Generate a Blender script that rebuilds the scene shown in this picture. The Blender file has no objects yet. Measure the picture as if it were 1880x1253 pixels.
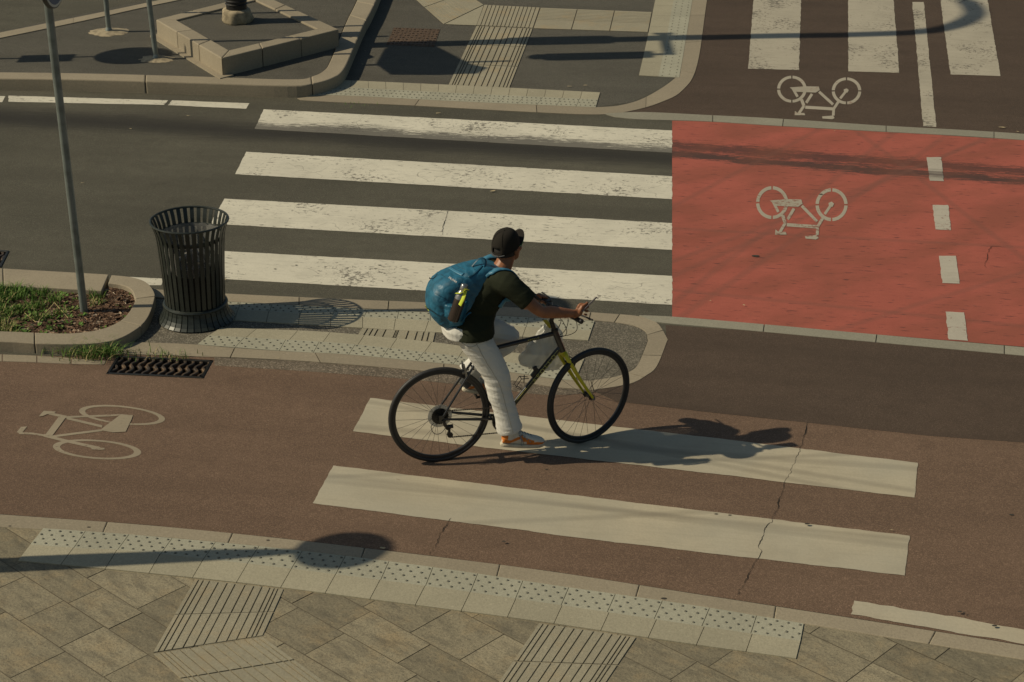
import bpy, bmesh, math, random
from mathutils import Vector, Matrix, noise, bvhtree
from mathutils.geometry import tessellate_polygon
random.seed(7)
R=math.radians
scene=bpy.context.scene
# ---------------------------------------------------------------- camera, sky, sun
CW,CF,PITCH,CH=1880.,3421.,R(24.2),5.9
cam_d=bpy.data.cameras.new('camera'); cam=bpy.data.objects.new('camera',cam_d)
scene.collection.objects.link(cam); scene.camera=cam
cam.location=(0,0,CH); cam.rotation_euler=(R(90)-PITCH,0,0)
cam_d.sensor_fit='HORIZONTAL'; cam_d.sensor_width=36; cam_d.lens=CF/CW*36; cam_d.clip_end=2000; cam_d.clip_start=.1
SUN_EL,SUN_DRIFT=R(39.3),R(5)
world=bpy.data.worlds.new('World'); scene.world=world; world.use_nodes=True
wn=world.node_tree; bg=wn.nodes['Background']; sky=wn.nodes.new('ShaderNodeTexSky')
sky.sky_type='NISHITA'; sky.sun_disc=False; sky.sun_elevation=SUN_EL; sky.sun_rotation=R(270)-SUN_DRIFT
sky.dust_density=1.6; sky.air_density=1.2
tint=wn.nodes.new('ShaderNodeMix'); tint.data_type='RGBA'; tint.blend_type='MULTIPLY'; tint.inputs[0].default_value=1; tint.inputs[7].default_value=(.97,1.02,.95,1)
wn.links.new(sky.outputs[0],tint.inputs[6]); wn.links.new(tint.outputs[2],bg.inputs[0]); bg.inputs[1].default_value=.053
SH=Vector((math.cos(SUN_DRIFT),math.sin(SUN_DRIFT),0)); COT=1/math.tan(SUN_EL)
sl=bpy.data.lights.new('sun','SUN'); sun=bpy.data.objects.new('sun',sl); scene.collection.objects.link(sun)
sl.energy=4.15; sl.angle=R(.55); sl.color=(1,.872,.64)
sun.rotation_euler=(SH*math.cos(SUN_EL)-Vector((0,0,math.sin(SUN_EL)))).to_track_quat('-Z','Y').to_euler()
sun.location=(-8,4,12)
vs=scene.view_settings; vs.view_transform='Standard'; vs.look='None'; vs.gamma=1; vs.use_curve_mapping=False
vs.exposure=-.25
# ---------------------------------------------------------------- measuring: photograph point -> point on a level surface
AX=Vector((1,0,0)); AF=Vector((0,math.cos(PITCH),-math.sin(PITCH))); AU=Vector((0,math.sin(PITCH),math.cos(PITCH)))
CO=Vector((0,0,CH))
def ray(u,v): return AX*((u-940)/CF)+AF-AU*((v-626.5)/CF)
def G(u,v,z=0.):
    d=ray(u,v); return CO+d*((z-CH)/d.z)
RC=G(808,846); _a=(G(1076,811)-RC).normalized(); LA=Vector((-_a.y,_a.x,0)); YAW=math.atan2(_a.y,_a.x); AXB=_a
BIKE=Matrix.Translation(RC)@Matrix.Rotation(YAW,4,'Z')
def L(u,v,l=0.):                     # point at side offset l from the bicycle's own mid plane, in bicycle coordinates
    o=RC+LA*l; d=ray(u,v); t=((o-CO).dot(LA))/d.dot(LA); q=CO+d*t
    return Vector(((q-o).dot(AXB),l,q.z))
# ---------------------------------------------------------------- helpers
COL=scene.collection
def link(name,me,mats=None,parent=None,smooth=False):
    o=bpy.data.objects.new(name,me); COL.objects.link(o)
    if mats:
        for m in (mats if isinstance(mats,(list,tuple)) else [mats]): me.materials.append(m)
    if parent: o.parent=parent
    if smooth:
        for p in me.polygons: p.use_smooth=True
        me.set_sharp_from_angle(angle=R(42))
    return o
def obj(name,bm,mats,parent=None,smooth=False):
    me=bpy.data.meshes.new(name); bm.to_mesh(me); bm.free(); return link(name,me,mats,parent,smooth)
def tag(o,label,cat,group=None,kind=None):
    o['label']=label; o['category']=cat
    if group:o['group']=group
    if kind:o['kind']=kind
    return o
def structure(o,label,cat): return tag(o,label,cat,kind='structure')
def empty(name,loc=(0,0,0),rz=0.):
    o=bpy.data.objects.new(name,None); COL.objects.link(o); o.location=loc; o.rotation_euler=(0,0,rz); o.empty_display_size=.1; return o
def bevel(o,w=.01,seg=2,ang=35):
    m=o.modifiers.new('bevel','BEVEL'); m.width=w; m.segments=seg; m.limit_method='ANGLE'; m.angle_limit=R(ang); return o
def cat(P,per=6):
    out=[]; n=len(P)
    for i in range(n-1):
        p0=P[max(i-1,0)];p1=P[i];p2=P[i+1];p3=P[min(i+2,n-1)]
        for k in range(per):
            t=k/per
            out.append(.5*((2*p1)+(p2-p0)*t+(2*p0-5*p1+4*p2-p3)*t*t+(3*p1-p0-3*p2+p3)*t**3))
    out.append(P[-1].copy()); return out
def poly(bm,loops,z=None,mi=0):
    """flat polygon (first loop) with optional holes"""
    idx=[];flat=[]
    for lp in loops:
        for p in lp: flat.append(bm.verts.new(p))
    for t in tessellate_polygon([[Vector(p) for p in lp] for lp in loops]):
        try:
            f=bm.faces.new([flat[i] for i in t]); f.material_index=mi
            if f.calc_area()>0:
                f.normal_update()
                if f.normal.z<0: f.normal_flip()
        except ValueError: pass
def sheet(name,px,z,mats,hole=None):
    bm=bmesh.new(); poly(bm,[[G(u,v,z) for u,v in px]]+([[G(u,v,z) for u,v in hole]] if hole else [])); return obj(name,bm,mats)
def strip(bm,A,B,z,fr=None,n=None,gap=.006,zb=None,per=6,smooth=True,mi=0,px=True,zs=None):
    """stones laid between two edge lines; A/B are paired points. n equal stones or fr = cut fractions"""
    rnd=bm.faces.layers.float.get('rnd') or bm.faces.layers.float.new('rnd')
    a=[G(u,v,z) for u,v in A] if px else A; b=[G(u,v,z) for u,v in B] if px else B
    if smooth: a=cat(a,per); b=cat(b,per)
    else:
        a=[a[0].lerp(a[-1],i/1) for i in (0,1)] if len(a)==2 else a
    m=[(p+q)/2 for p,q in zip(a,b)]; cum=[0]
    for i in range(1,len(m)): cum.append(cum[-1]+(m[i]-m[i-1]).length)
    T=cum[-1]
    cuts=fr if fr else [i/(n or 1) for i in range((n or 1)+1)]
    def at(s,ln):
        s=min(max(s,0),T)
        for i in range(1,len(cum)):
            if s<=cum[i]+1e-9:
                k=(s-cum[i-1])/max(cum[i]-cum[i-1],1e-9); return ln[i-1].lerp(ln[i],k)
        return ln[-1].copy()
    cells=[]
    for i in range(len(cuts)-1):
        s0=cuts[i]*T+gap/2; s1=cuts[i+1]*T-gap/2
        ss=[s0]+[c for c in cum if s0+.01<c<s1-.01]+[s1]
        pa=[at(s,a) for s in ss]; pb=[at(s,b) for s in ss]
        r=random.random(); zz=zb if zb is not None else z-.012
        va=[bm.verts.new(p) for p in pa]; vb=[bm.verts.new(p) for p in pb]
        la=[bm.verts.new((p.x,p.y,zz)) for p in pa]; lb=[bm.verts.new((p.x,p.y,zz)) for p in pb]
        fs=[]
        for k in range(len(ss)-1):
            fs.append(bm.faces.new((va[k],va[k+1],vb[k+1],vb[k])))
            fs.append(bm.faces.new((la[k],la[k+1],va[k+1],va[k]))); fs.append(bm.faces.new((vb[k],vb[k+1],lb[k+1],lb[k])))
        fs.append(bm.faces.new((la[0],va[0],vb[0],lb[0]))); fs.append(bm.faces.new((va[-1],la[-1],lb[-1],vb[-1])))
        for f in fs: f[rnd]=r; f.material_index=mi
        cells.append((pa[0],pa[-1],pb[-1],pb[0]))
    return cells
def fixn(bm): bmesh.ops.recalc_face_normals(bm,faces=bm.faces)
def dome(bm,c,r,h,mi,n=8):
    rnd=bm.faces.layers.float.get('rnd') or bm.faces.layers.float.new('rnd')
    r0=[bm.verts.new((c.x+r*math.cos(6.2832*i/n),c.y+r*math.sin(6.2832*i/n),c.z)) for i in range(n)]
    r1=[bm.verts.new((c.x+.6*r*math.cos(6.2832*i/n),c.y+.6*r*math.sin(6.2832*i/n),c.z+h)) for i in range(n)]
    for i in range(n):
        f=bm.faces.new((r0[i],r0[(i+1)%n],r1[(i+1)%n],r1[i])); f.material_index=mi
    f=bm.faces.new(r1); f.material_index=mi
def dots(bm,cells,nx=4,ny=4,r=.0095,mi=1):
    for a,b,c,d in cells:
        for j in range(ny):
            for i in range(nx):
                u=(i+(.25 if j%2 else .75))/nx+random.uniform(-.01,.01); v=(j+.5)/ny
                p=a.lerp(b,u).lerp(d.lerp(c,u),v); p.z+=.0005; dome(bm,p,r*random.uniform(.85,1.1),.005,mi)
def frame_at(d,up=Vector((0,0,1))):
    d=d.normalized()
    if abs(d.dot(up))>.95: up=Vector((1,0,0))
    x=up.cross(d).normalized(); return x,d.cross(x).normalized()
def ringbridge(bm,rings,cap=True,mi=0,closed=False):
    n=len(rings[0]); fs=[]
    rg=list(zip(rings,rings[1:]))
    if closed: rg.append((rings[-1],rings[0]))
    for a,b in rg:
        for i in range(n): fs.append(bm.faces.new((a[i],a[(i+1)%n],b[(i+1)%n],b[i])))
    if cap and not closed:
        fs.append(bm.faces.new(rings[0][::-1])); fs.append(bm.faces.new(rings[-1]))
    for f in fs: f.material_index=mi
    return fs
def tube(bm,pts,rad,n=12,cap=True,mi=0,smooth=0,closed=False,flat=None):
    """tube through pts; rad scalar / list; flat=(scale across second axis)"""
    P=[Vector(p) for p in pts]; rr=rad if isinstance(rad,(list,tuple)) else [rad]*len(P)
    if smooth:
        Q=cat(P,smooth); r2=cat([Vector((r,0,0)) for r in rr],smooth); P=Q; rr=[max(v.x,.0005) for v in r2]
    rings=[]; x=None
    N=len(P)
    for i,p in enumerate(P):
        if closed: d=P[(i+1)%N]-P[i-1]
        else: d=P[min(i+1,N-1)]-P[max(i-1,0)]
        d.normalize()
        if x is None: x,y=frame_at(d)
        else:
            x=(x-d*x.dot(d)); x.normalize(); y=d.cross(x)
        fy=flat if flat else 1
        rings.append([bm.verts.new(p+(x*math.cos(a)+y*fy*math.sin(a))*rr[i]) for a in [6.28318*k/n for k in range(n)]])
    return ringbridge(bm,rings,cap,mi,closed)
def rod(bm,a,b,r,r2=None,n=12,mi=0): return tube(bm,[a,b],[r,r if r2 is None else r2],n,True,mi)
def loft(bm,secs,n=24,mi=0,cap=True,e=2.):
    """secs: (centre, halfvecA, halfvecB[,exp])"""
    rings=[]
    for s in secs:
        c,a,b=Vector(s[0]),Vector(s[1]),Vector(s[2]); ex=s[3] if len(s)>3 else e
        ring=[]
        for k in range(n):
            t=6.28318*k/n; ct,st=math.cos(t),math.sin(t)
            f=lambda q: math.copysign(abs(q)**(2/ex),q)
            ring.append(bm.verts.new(c+a*f(ct)+b*f(st)))
        rings.append(ring)
    return ringbridge(bm,rings,cap,mi)
def ell(bm,c,r,rot=None,mi=0,seg=16):
    M=Matrix.Translation(Vector(c))@(rot.to_4x4() if rot else Matrix.Identity(4))@Matrix.Diagonal((r[0],r[1],r[2],1))
    g=bmesh.ops.create_uvsphere(bm,u_segments=seg,v_segments=max(8,seg*2//3),radius=1,matrix=M)
    for v in g['verts']:
        for f in v.link_faces: f.material_index=mi
def box(bm,c,s,rot=None,mi=0):
    M=Matrix.Translation(Vector(c))@(rot.to_4x4() if rot else Matrix.Identity(4))@Matrix.Diagonal((s[0],s[1],s[2],1))
    g=bmesh.ops.create_cube(bm,size=1,matrix=M)
    for v in g['verts']:
        for f in v.link_faces: f.material_index=mi
def lathe(bm,prof,n=48,c=(0,0,0),mi=0,closed=False):
    rings=[[bm.verts.new((c[0]+r*math.cos(6.28318*k/n),c[1]+r*math.sin(6.28318*k/n),c[2]+z)) for k in range(n)] for r,z in prof]
    ringbridge(bm,rings,False,mi,closed)
def remesh(bm,vox,smooth_it=4):
    """union of closed shapes -> one continuous skin"""
    fixn(bm); me=bpy.data.meshes.new('tmp'); bm.to_mesh(me); bm.free()
    o=bpy.data.objects.new('tmp',me); COL.objects.link(o)
    m=o.modifiers.new('r','REMESH'); m.mode='VOXEL'; m.voxel_size=vox
    s=o.modifiers.new('s','SMOOTH'); s.iterations=smooth_it; s.factor=.5
    dg=bpy.context.evaluated_depsgraph_get(); me2=bpy.data.meshes.new_from_object(o.evaluated_get(dg))
    bpy.data.objects.remove(o); bpy.data.meshes.remove(me)
    me2.materials.clear()
    return me2
def text_mesh(s,size,M,name,mat,parent,ext=.0004,shear=0,space=1):
    cu=bpy.data.curves.new('t','FONT'); cu.body=s; cu.size=size; cu.extrude=ext; cu.shear=shear; cu.space_character=space
    cu.align_x='CENTER'; cu.align_y='CENTER'
    o=bpy.data.objects.new('t',cu); COL.objects.link(o)
    dg=bpy.context.evaluated_depsgraph_get(); me=bpy.data.meshes.new_from_object(o.evaluated_get(dg)); bpy.data.objects.remove(o)
    me.transform(M); me.materials.clear(); return link(name,me,mat,parent)
# ---------------------------------------------------------------- materials
def newmat(name):
    m=bpy.data.materials.new(name); m.use_nodes=True; return m,m.node_tree,m.node_tree.nodes['Principled BSDF']
def N(nt,t,**kw):
    n=nt.nodes.new('ShaderNode'+t)
    for k,v in kw.items(): setattr(n,k,v)
    return n
def val(nt,s,v):
    if hasattr(v,'is_linked') or isinstance(v,bpy.types.NodeSocket): nt.links.new(v,s)
    else: s.default_value=v
def math_(nt,op,a,b=None,clamp=False):
    n=N(nt,'Math',operation=op); n.use_clamp=clamp; val(nt,n.inputs[0],a)
    if b is not None: val(nt,n.inputs[1],b)
    return n.outputs[0]
def mix(nt,f,a,b,mode='MIX'):
    n=N(nt,'Mix',data_type='RGBA',blend_type=mode); val(nt,n.inputs[0],f)
    for s,v in ((n.inputs[6],a),(n.inputs[7],b)):
        if isinstance(v,(tuple,list)): s.default_value=(*v[:3],1)
        else: nt.links.new(v,s)
    return n.outputs[2]
def rng(nt,x,a,b,c=0.,d=1.):
    n=N(nt,'MapRange'); n.clamp=True; val(nt,n.inputs[0],x)
    for i,v in zip((1,2,3,4),(a,b,c,d)): n.inputs[i].default_value=v
    return n.outputs[0]
def coords(nt,scale=(1,1,1),rot=0.,loc=(0,0,0)):
    t=N(nt,'TexCoord'); m=N(nt,'Mapping'); m.inputs['Scale'].default_value=scale; m.inputs['Rotation'].default_value=(0,0,rot); m.inputs['Location'].default_value=loc
    r=N(nt,'Mapping'); r.inputs['Rotation'].default_value=(0,0,rot); nt.links.new(t.outputs['Object'],r.inputs[0]); m.inputs['Rotation'].default_value=(0,0,0)
    nt.links.new(r.outputs[0],m.inputs[0]); return m.outputs[0]
def nz(nt,vec,s,det=3.,rough=.55):
    n=N(nt,'TexNoise'); n.inputs['Scale'].default_value=s; n.inputs['Detail'].default_value=det; n.inputs['Roughness'].default_value=rough
    nt.links.new(vec,n.inputs[0]); return n.outputs[0]
def bump(nt,bsdf,h,st=.3,dist=.01):
    b=N(nt,'Bump'); b.inputs['Strength'].default_value=st; b.inputs['Distance'].default_value=dist
    nt.links.new(h,b.inputs['Height']); nt.links.new(b.outputs[0],bsdf.inputs['Normal'])
ROADROT=math.atan2(G(1234,410).y-G(410,365).y,G(1234,410).x-G(410,365).x)
def band(nt,pa,pb,w,strength=1.,seed=0.,thr=.45,rough=False):
    """tyre-rubber streak lying along a line on the ground"""
    A,B=G(*pa),G(*pb); d=(B-A).normalized(); n=Vector((-d.y,d.x,0))
    g=N(nt,'NewGeometry'); dt=N(nt,'VectorMath',operation='DOT_PRODUCT'); nt.links.new(g.outputs['Position'],dt.inputs[0]); dt.inputs[1].default_value=n
    v=math_(nt,'SUBTRACT',dt.outputs['Value'],A.dot(n)); 
    wob=nz(nt,coords(nt,(.5,.5,1),-ROADROT,(seed,0,0)),1.,2.); v=math_(nt,'ADD',v,math_(nt,'MULTIPLY',math_(nt,'SUBTRACT',wob,.5),w*1.2))
    env=math_(nt,'SUBTRACT',1.,math_(nt,'DIVIDE',math_(nt,'ABSOLUTE',v),w),True)
    st=nz(nt,coords(nt,(1.6,16,1),-ROADROT,(seed*3,1,0)),1.5,5.,.65)
    if rough:
        s2=nz(nt,coords(nt,(4.5,26,1),-ROADROT,(seed*5,2,0)),2.,6.,.75); st=math_(nt,'ADD',math_(nt,'MULTIPLY',st,.4),math_(nt,'MULTIPLY',s2,.6))
        return math_(nt,'MULTIPLY',rng(nt,math_(nt,'ADD',st,math_(nt,'MULTIPLY',env,.30)),thr+.12,thr+.20),strength)
    return math_(nt,'MULTIPLY',rng(nt,math_(nt,'ADD',st,math_(nt,'MULTIPLY',env,.35)),thr,thr+.28),math_(nt,'MULTIPLY',math_(nt,'POWER',env,.5),strength))
def asphalt(name,c,rough=.9,grain=1.,pale=(.3,.28,.24),patch=.25,agg=130,extra=None):
    m,nt,b=newmat(name); co=coords(nt)
    big=nz(nt,co,.45,4.); mid=nz(nt,co,7.,3.)
    def cell(sc):
        v=N(nt,'TexVoronoi'); v.inputs['Scale'].default_value=sc; nt.links.new(co,v.inputs['Vector']); q=N(nt,'SeparateColor'); nt.links.new(v.outputs['Color'],q.inputs[0]); return q.outputs[0]
    fine=cell(agg*2.6); fine2=cell(agg*1.55)
    c1=mix(nt,rng(nt,big,.3,.7),tuple(x*(1.12-patch) for x in c),tuple(x*(1.12+patch) for x in c))
    c1=mix(nt,rng(nt,mid,.35,.7,0,.35),c1,tuple(x*.72 for x in c))
    c1=mix(nt,rng(nt,fine,.0,1.,.0,.55*grain),c1,tuple(x*.45 for x in c))
    c1=mix(nt,rng(nt,fine2,.62,1.,.0,.55*grain),c1,tuple(x*2.1 for x in c))
    v=N(nt,'TexVoronoi'); v.inputs['Scale'].default_value=26; nt.links.new(co,v.inputs['Vector'])
    sp=math_(nt,'MULTIPLY',rng(nt,v.outputs['Distance'],.0,.16,1,0),rng(nt,nz(nt,co,3.1),.5,.62))
    c1=mix(nt,math_(nt,'MULTIPLY',sp,.55*grain),c1,pale)
    c1=mix(nt,rng(nt,nz(nt,co,2.3,4.),.62,.72,0,.30),c1,tuple(x*.5 for x in c)); c1=mix(nt,rng(nt,nz(nt,co,1.1,5.,.7),.55,.7,0,.22),c1,tuple(x*1.5 for x in c))
    lw=nz(nt,coords(nt,(.25,2.2,1),-ROADROT),1.2,3.)
    c1=mix(nt,rng(nt,lw,.42,.7,0,.38),c1,tuple(x*.6 for x in c))
    if extra: c1=extra(nt,c1)
    nt.links.new(c1,b.inputs['Base Color']); b.inputs['Roughness'].default_value=rough; b.inputs['Specular IOR Level'].default_value=.25
    bump(nt,b,math_(nt,'ADD',fine,fine2),.55,.006); return m
def rubber_road(nt,c):
    f=band(nt,(500,246),(1234,292),.33,.75,2.,.42); c=mix(nt,f,c,(.028,.027,.025))
    f=band(nt,(0,213),(470,240),.5,.5,3.,.42); return mix(nt,f,c,(.03,.028,.025))
M_ASPH=asphalt('asphalt_road',(.102,.096,.073),extra=rubber_road)
M_ISL=asphalt('asphalt_island',(.108,.101,.082),patch=.12)
M_COARSE=asphalt('asphalt_coarse',(.15,.135,.105),grain=1.7,agg=75)
M_TRACK=asphalt('asphalt_reddish',(.170,.112,.077),pale=(.4,.33,.26),patch=.14,agg=110)
M_DARKB=asphalt('asphalt_dark_brown',(.090,.064,.047),patch=.15,pale=(.26,.2,.16))
M_SEAM=asphalt('asphalt_gutter_grit',(.17,.14,.105),grain=1.6,agg=70)
def redextra(nt,c):
    c=mix(nt,band(nt,(1234,268),(1880,316),.34,.8,5.,.53,True),c,(.05,.032,.028))
    c=mix(nt,band(nt,(1234,283),(1880,333),.24,.9,9.,.51,True),c,(.045,.036,.032))
    mo=nz(nt,coords(nt,(1,2.2,1),-.5),.8,5.,.6); c=mix(nt,rng(nt,mo,.42,.62,0,.5),c,(.19,.068,.042))
    spots=nz(nt,coords(nt,(5,24,1),-ROADROT),1.3,4.,.6); c=mix(nt,rng(nt,spots,.595,.675,0,.7),c,(.07,.032,.03))
    for a,b,sd in (((1400,480),(1620,330),1.),((1440,400),(1530,330),2.),((1250,500),(1420,425),3.),((1560,600),(1880,500),4.),((1700,300),(1880,230),5.),((1500,560),(1880,600),6.),((1820,430),(1990,560),7.),((1330,330),(1500,240),8.),((1240,420),(1880,455),9.)):
        c=mix(nt,band(nt,a,b,.045,.35,sd,.28),c,(.17,.075,.055))
    return c
def paint(name,c,under,rough=.75,wear=.62,spots=.64,crack=True,extra=None,streak=.35):
    m,nt,b=newmat(name); co=coords(nt)
    big=nz(nt,co,1.1,4.); fine=nz(nt,co,60.,3.)
    col=mix(nt,rng(nt,big,.3,.72),tuple(x*.86 for x in c),c)
    col=mix(nt,rng(nt,fine,.35,.7,0,.22),col,tuple(x*.6 for x in c))
    gr=nz(nt,co,2.7,5.,.65); col=mix(nt,rng(nt,gr,.46,.66,0,.38),col,tuple(x*.66 for x in c))
    st=nz(nt,coords(nt,(1.2,14,1),-ROADROT),2.,4.,.6); col=mix(nt,rng(nt,st,.5,.78,0,streak),col,tuple(x*.62 for x in c))
    el=nz(nt,coords(nt,(6,22,1),-ROADROT,(3,7,0)),1.6,3.,.5); col=mix(nt,math_(nt,'MULTIPLY',rng(nt,el,spots,spots+.05,0,.9),rng(nt,nz(nt,co,1.3),.42,.6,.15,1.)),col,(.10,.09,.075))
    w=nz(nt,co,22.,5.,.7); w2=nz(nt,co,1.7,3.); ww=math_(nt,'ADD',math_(nt,'MULTIPLY',w,.6),math_(nt,'MULTIPLY',w2,.4))
    col=mix(nt,rng(nt,ww,wear,wear+.05,0,.8),col,under)
    if crack:
        v=N(nt,'TexVoronoi',feature='DISTANCE_TO_EDGE'); v.inputs['Scale'].default_value=2.6
        dis=N(nt,'VectorMath',operation='ADD'); nn=N(nt,'TexNoise'); nn.inputs['Scale'].default_value=3.; nt.links.new(co,nn.inputs[0])
        sc=N(nt,'VectorMath',operation='SCALE'); nt.links.new(nn.outputs['Color'],sc.inputs[0]); sc.inputs['Scale'].default_value=.35
        nt.links.new(co,dis.inputs[0]); nt.links.new(sc.outputs[0],dis.inputs[1]); nt.links.new(dis.outputs[0],v.inputs['Vector'])
        cf=math_(nt,'MULTIPLY',rng(nt,v.outputs['Distance'],0,.010,.65,0),rng(nt,nz(nt,co,1.6),.52,.60)); col=mix(nt,cf,col,(.09,.08,.06))
    if extra: col=extra(nt,col)
    nt.links.new(col,b.inputs['Base Color']); b.inputs['Roughness'].default_value=rough; b.inputs['Specular IOR Level'].default_value=.3
    bump(nt,b,math_(nt,'ADD',fine,w),.25,.004); return m
UND=(.09,.08,.066)
M_WHITE=paint('road_paint_white',(.70,.665,.545),UND,wear=.565,spots=.62,extra=lambda nt,c: mix(nt,band(nt,(600,247),(1234,285),.44,.85,2.,.455,True),c,(.075,.07,.06)))
def creamextra(nt,c):
    for a,b,w,sd in (((700,790),(1690,862),.05,1.),((900,770),(1250,840),.04,2.),((1000,860),(1690,830),.035,3.),((650,880),(1300,960),.05,4.),((800,905),(1500,975),.035,5.),((900,960),(1690,920),.04,6.),((1050,800),(1690,905),.04,7.)):
        c=mix(nt,band(nt,a,b,w,.42,sd,.30),c,(.20,.175,.13))
    g=nz(nt,coords(nt),.9,3.); return mix(nt,rng(nt,g,.4,.62,0,.35),c,(.34,.335,.28))
M_CREAM=paint('road_paint_cream',(.485,.43,.315),(.15,.1,.07),wear=.66,spots=.8,crack=False,streak=.4,extra=creamextra)
M_LANEPAINT=paint('road_paint_faded',(.46,.42,.33),UND,wear=.545,spots=.72,crack=False,streak=.7)
M_LOGO=paint('symbol_paint',(.42,.38,.30),(.22,.1,.07),wear=.55,spots=.8,crack=False)
M_LOGO2=paint('symbol_paint_worn',(.33,.28,.20),(.16,.105,.075),wear=.565,spots=.8,crack=False)
M_DASH=paint('dash_paint',(.50,.46,.38),(.2,.08,.06),wear=.56,spots=.66,crack=False,extra=lambda nt,c: mix(nt,band(nt,(1234,283),(1880,333),.2,.8,9.,.46),c,(.07,.05,.045)))
M_RED=paint('red_lane_paint',(.41,.112,.080),(.16,.09,.066),rough=.85,wear=.64,spots=.69,crack=False,extra=redextra,streak=.25)
def stone(name,c,var=.3,sc=1.,rough=.85,streak=0.,rot=0.,dark=(.12,.1,.075)):
    m,nt,b=newmat(name); co=coords(nt)
    at=N(nt,'Attribute',attribute_name='rnd'); r=at.outputs['Fac']
    col=mix(nt,r,tuple(x*(1-var) for x in c),tuple(x*(1+var*.7) for x in c))
    col=mix(nt,rng(nt,nz(nt,co,2.2*sc,4.),.38,.72,0,.45),col,tuple(x*.72 for x in c))
    col=mix(nt,rng(nt,nz(nt,co,90.*sc,3.,.7),.42,.62,0,.35),col,tuple(x*.5 for x in c))
    col=mix(nt,rng(nt,nz(nt,co,45.*sc,3.,.7),.56,.7,0,.35),col,tuple(min(x*1.5,.8) for x in c))
    h=nz(nt,co,60*sc,3.)
    if streak:
        # every slab gets its own grain direction offset by its random value
        off=N(nt,'Combine'+'XYZ'); nt.links.new(math_(nt,'MULTIPLY',r,37.),off.inputs[0]); nt.links.new(math_(nt,'MULTIPLY',r,11.),off.inputs[1])
        va=N(nt,'VectorMath',operation='ADD'); nt.links.new(coords(nt,(3.2,9,1),rot),va.inputs[0]); nt.links.new(off.outputs[0],va.inputs[1])
        oc=nz(nt,co,3.4,5.,.7); col=mix(nt,rng(nt,oc,.50,.68,0,.5),col,(.36,.27,.15))
        s=nz(nt,va.outputs[0],1.5,7.,.72); col=mix(nt,rng(nt,s,.46,.66,0,streak*.6),col,dark)
        va2=N(nt,'VectorMath',operation='ADD'); nt.links.new(coords(nt,(30,38,1),rot),va2.inputs[0]); nt.links.new(off.outputs[0],va2.inputs[1])
        s2=nz(nt,va2.outputs[0],1.8,5.,.75); col=mix(nt,rng(nt,s2,.47,.68,0,streak*.62),col,tuple(x*.8 for x in dark)); h=math_(nt,'ADD',s2,math_(nt,'MULTIPLY',s,.6))
    nt.links.new(col,b.inputs['Base Color']); b.inputs['Roughness'].default_value=rough; b.inputs['Specular IOR Level'].default_value=.3
    bump(nt,b,h,.4,.008 if streak else .004); return m
M_KERB=stone('kerb_granite',(.32,.275,.20),.14,rough=.9)
M_KERBG=stone('kerb_granite_grey',(.29,.275,.215),.12)
M_TILE=stone('tactile_concrete',(.375,.345,.25),.10)
M_TILED=stone('tactile_dotted_concrete',(.38,.37,.285),.08)
M_GUIDE=stone('guide_concrete',(.34,.31,.225),.14,streak=.25,rot=-.9,dark=(.2,.18,.13))
M_SLAB=stone('paving_stone',(.30,.262,.178),.30,streak=.95,rot=R(43),dark=(.085,.078,.060))
M_DOT=stone('stud_dark',(.21,.205,.165),.25)
M_JOINT=stone('joint_dirt',(.135,.115,.08),.1)
M_GUM=stone('gum_dirt',(.06,.054,.044),.1)
M_PIT=stone('pit_dirt',(.02,.018,.014),.1)
def simple(name,c,rough=.5,metal=0.,var=.0,scale=20,spec=.5,bmp=0.,coat=0.,trans=0.,alpha=1.,c2=None,thr=(.45,.65)):
    m,nt,b=newmat(name)
    if var or c2:
        co=coords(nt); n=nz(nt,co,scale,4.); col=mix(nt,rng(nt,n,*thr),c,c2 or tuple(x*(1-var) for x in c)); nt.links.new(col,b.inputs['Base Color'])
        if bmp: bump(nt,b,n,bmp,.005)
    else: b.inputs['Base Color'].default_value=(*c,1)
    b.inputs['Roughness'].default_value=rough; b.inputs['Metallic'].default_value=metal; b.inputs['Specular IOR Level'].default_value=spec
    b.inputs['Coat Weight'].default_value=coat; b.inputs['Transmission Weight'].default_value=trans; b.inputs['Alpha'].default_value=alpha
    return m
M_GREYPOLE=simple('galvanised_pole',(.22,.25,.235),.45,.35,var=.3,scale=9,bmp=.05)
M_SIGNBACK=simple('sign_back',(.09,.09,.085),.5,.3)
M_BLUE=simple('sign_blue',(.03,.07,.16),.4)
M_SIGNW=simple('sign_white',(.5,.5,.46),.4)
M_BIN=simple('bin_green_black_metal',(.030,.036,.031),.38,.15,var=.25,scale=25,bmp=.04,spec=.5)
M_BAGIN=simple('bin_bag_film',(.34,.34,.32),.12,0,spec=1.,alpha=.5)
M_TRASH=simple('bin_inner_dark',(.02,.02,.019),.5,var=.4,scale=30,bmp=.5)
M_TRASHW=simple('bin_rubbish',(.32,.31,.28),.3,var=.8,scale=22,bmp=.6)
M_BLACKPOLE=simple('cast_iron_black',(.022,.021,.02),.45,.2,var=.3,scale=40,bmp=.3)
M_MORTAR=simple('mortar',(.36,.30,.20),.95,var=.4,scale=14,bmp=.8)
M_RUST=simple('rusty_iron',(.115,.075,.048),.8,.2,c2=(.055,.04,.028),scale=30,bmp=.5)
M_IRON=simple('worn_iron',(.06,.045,.034),.55,.3,c2=(.15,.10,.06),scale=9,bmp=.2,thr=(.5,.6))
M_RUBBER=simple('tyre_rubber',(.022,.022,.022),.55,var=.2,scale=60,bmp=.2)
M_RIM=simple('rim_black',(.028,.028,.03),.35,.3)
M_SPOKE=simple('spoke_steel',(.10,.095,.09),.35,.8)
M_FRAME=simple('frame_black_paint',(.012,.012,.013),.28,coat=.5)
M_FORK=simple('fork_yellow',(.56,.50,.012),.35,coat=.3)
M_LETTER=simple('frame_letter_olive',(.42,.40,.10),.5)
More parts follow.
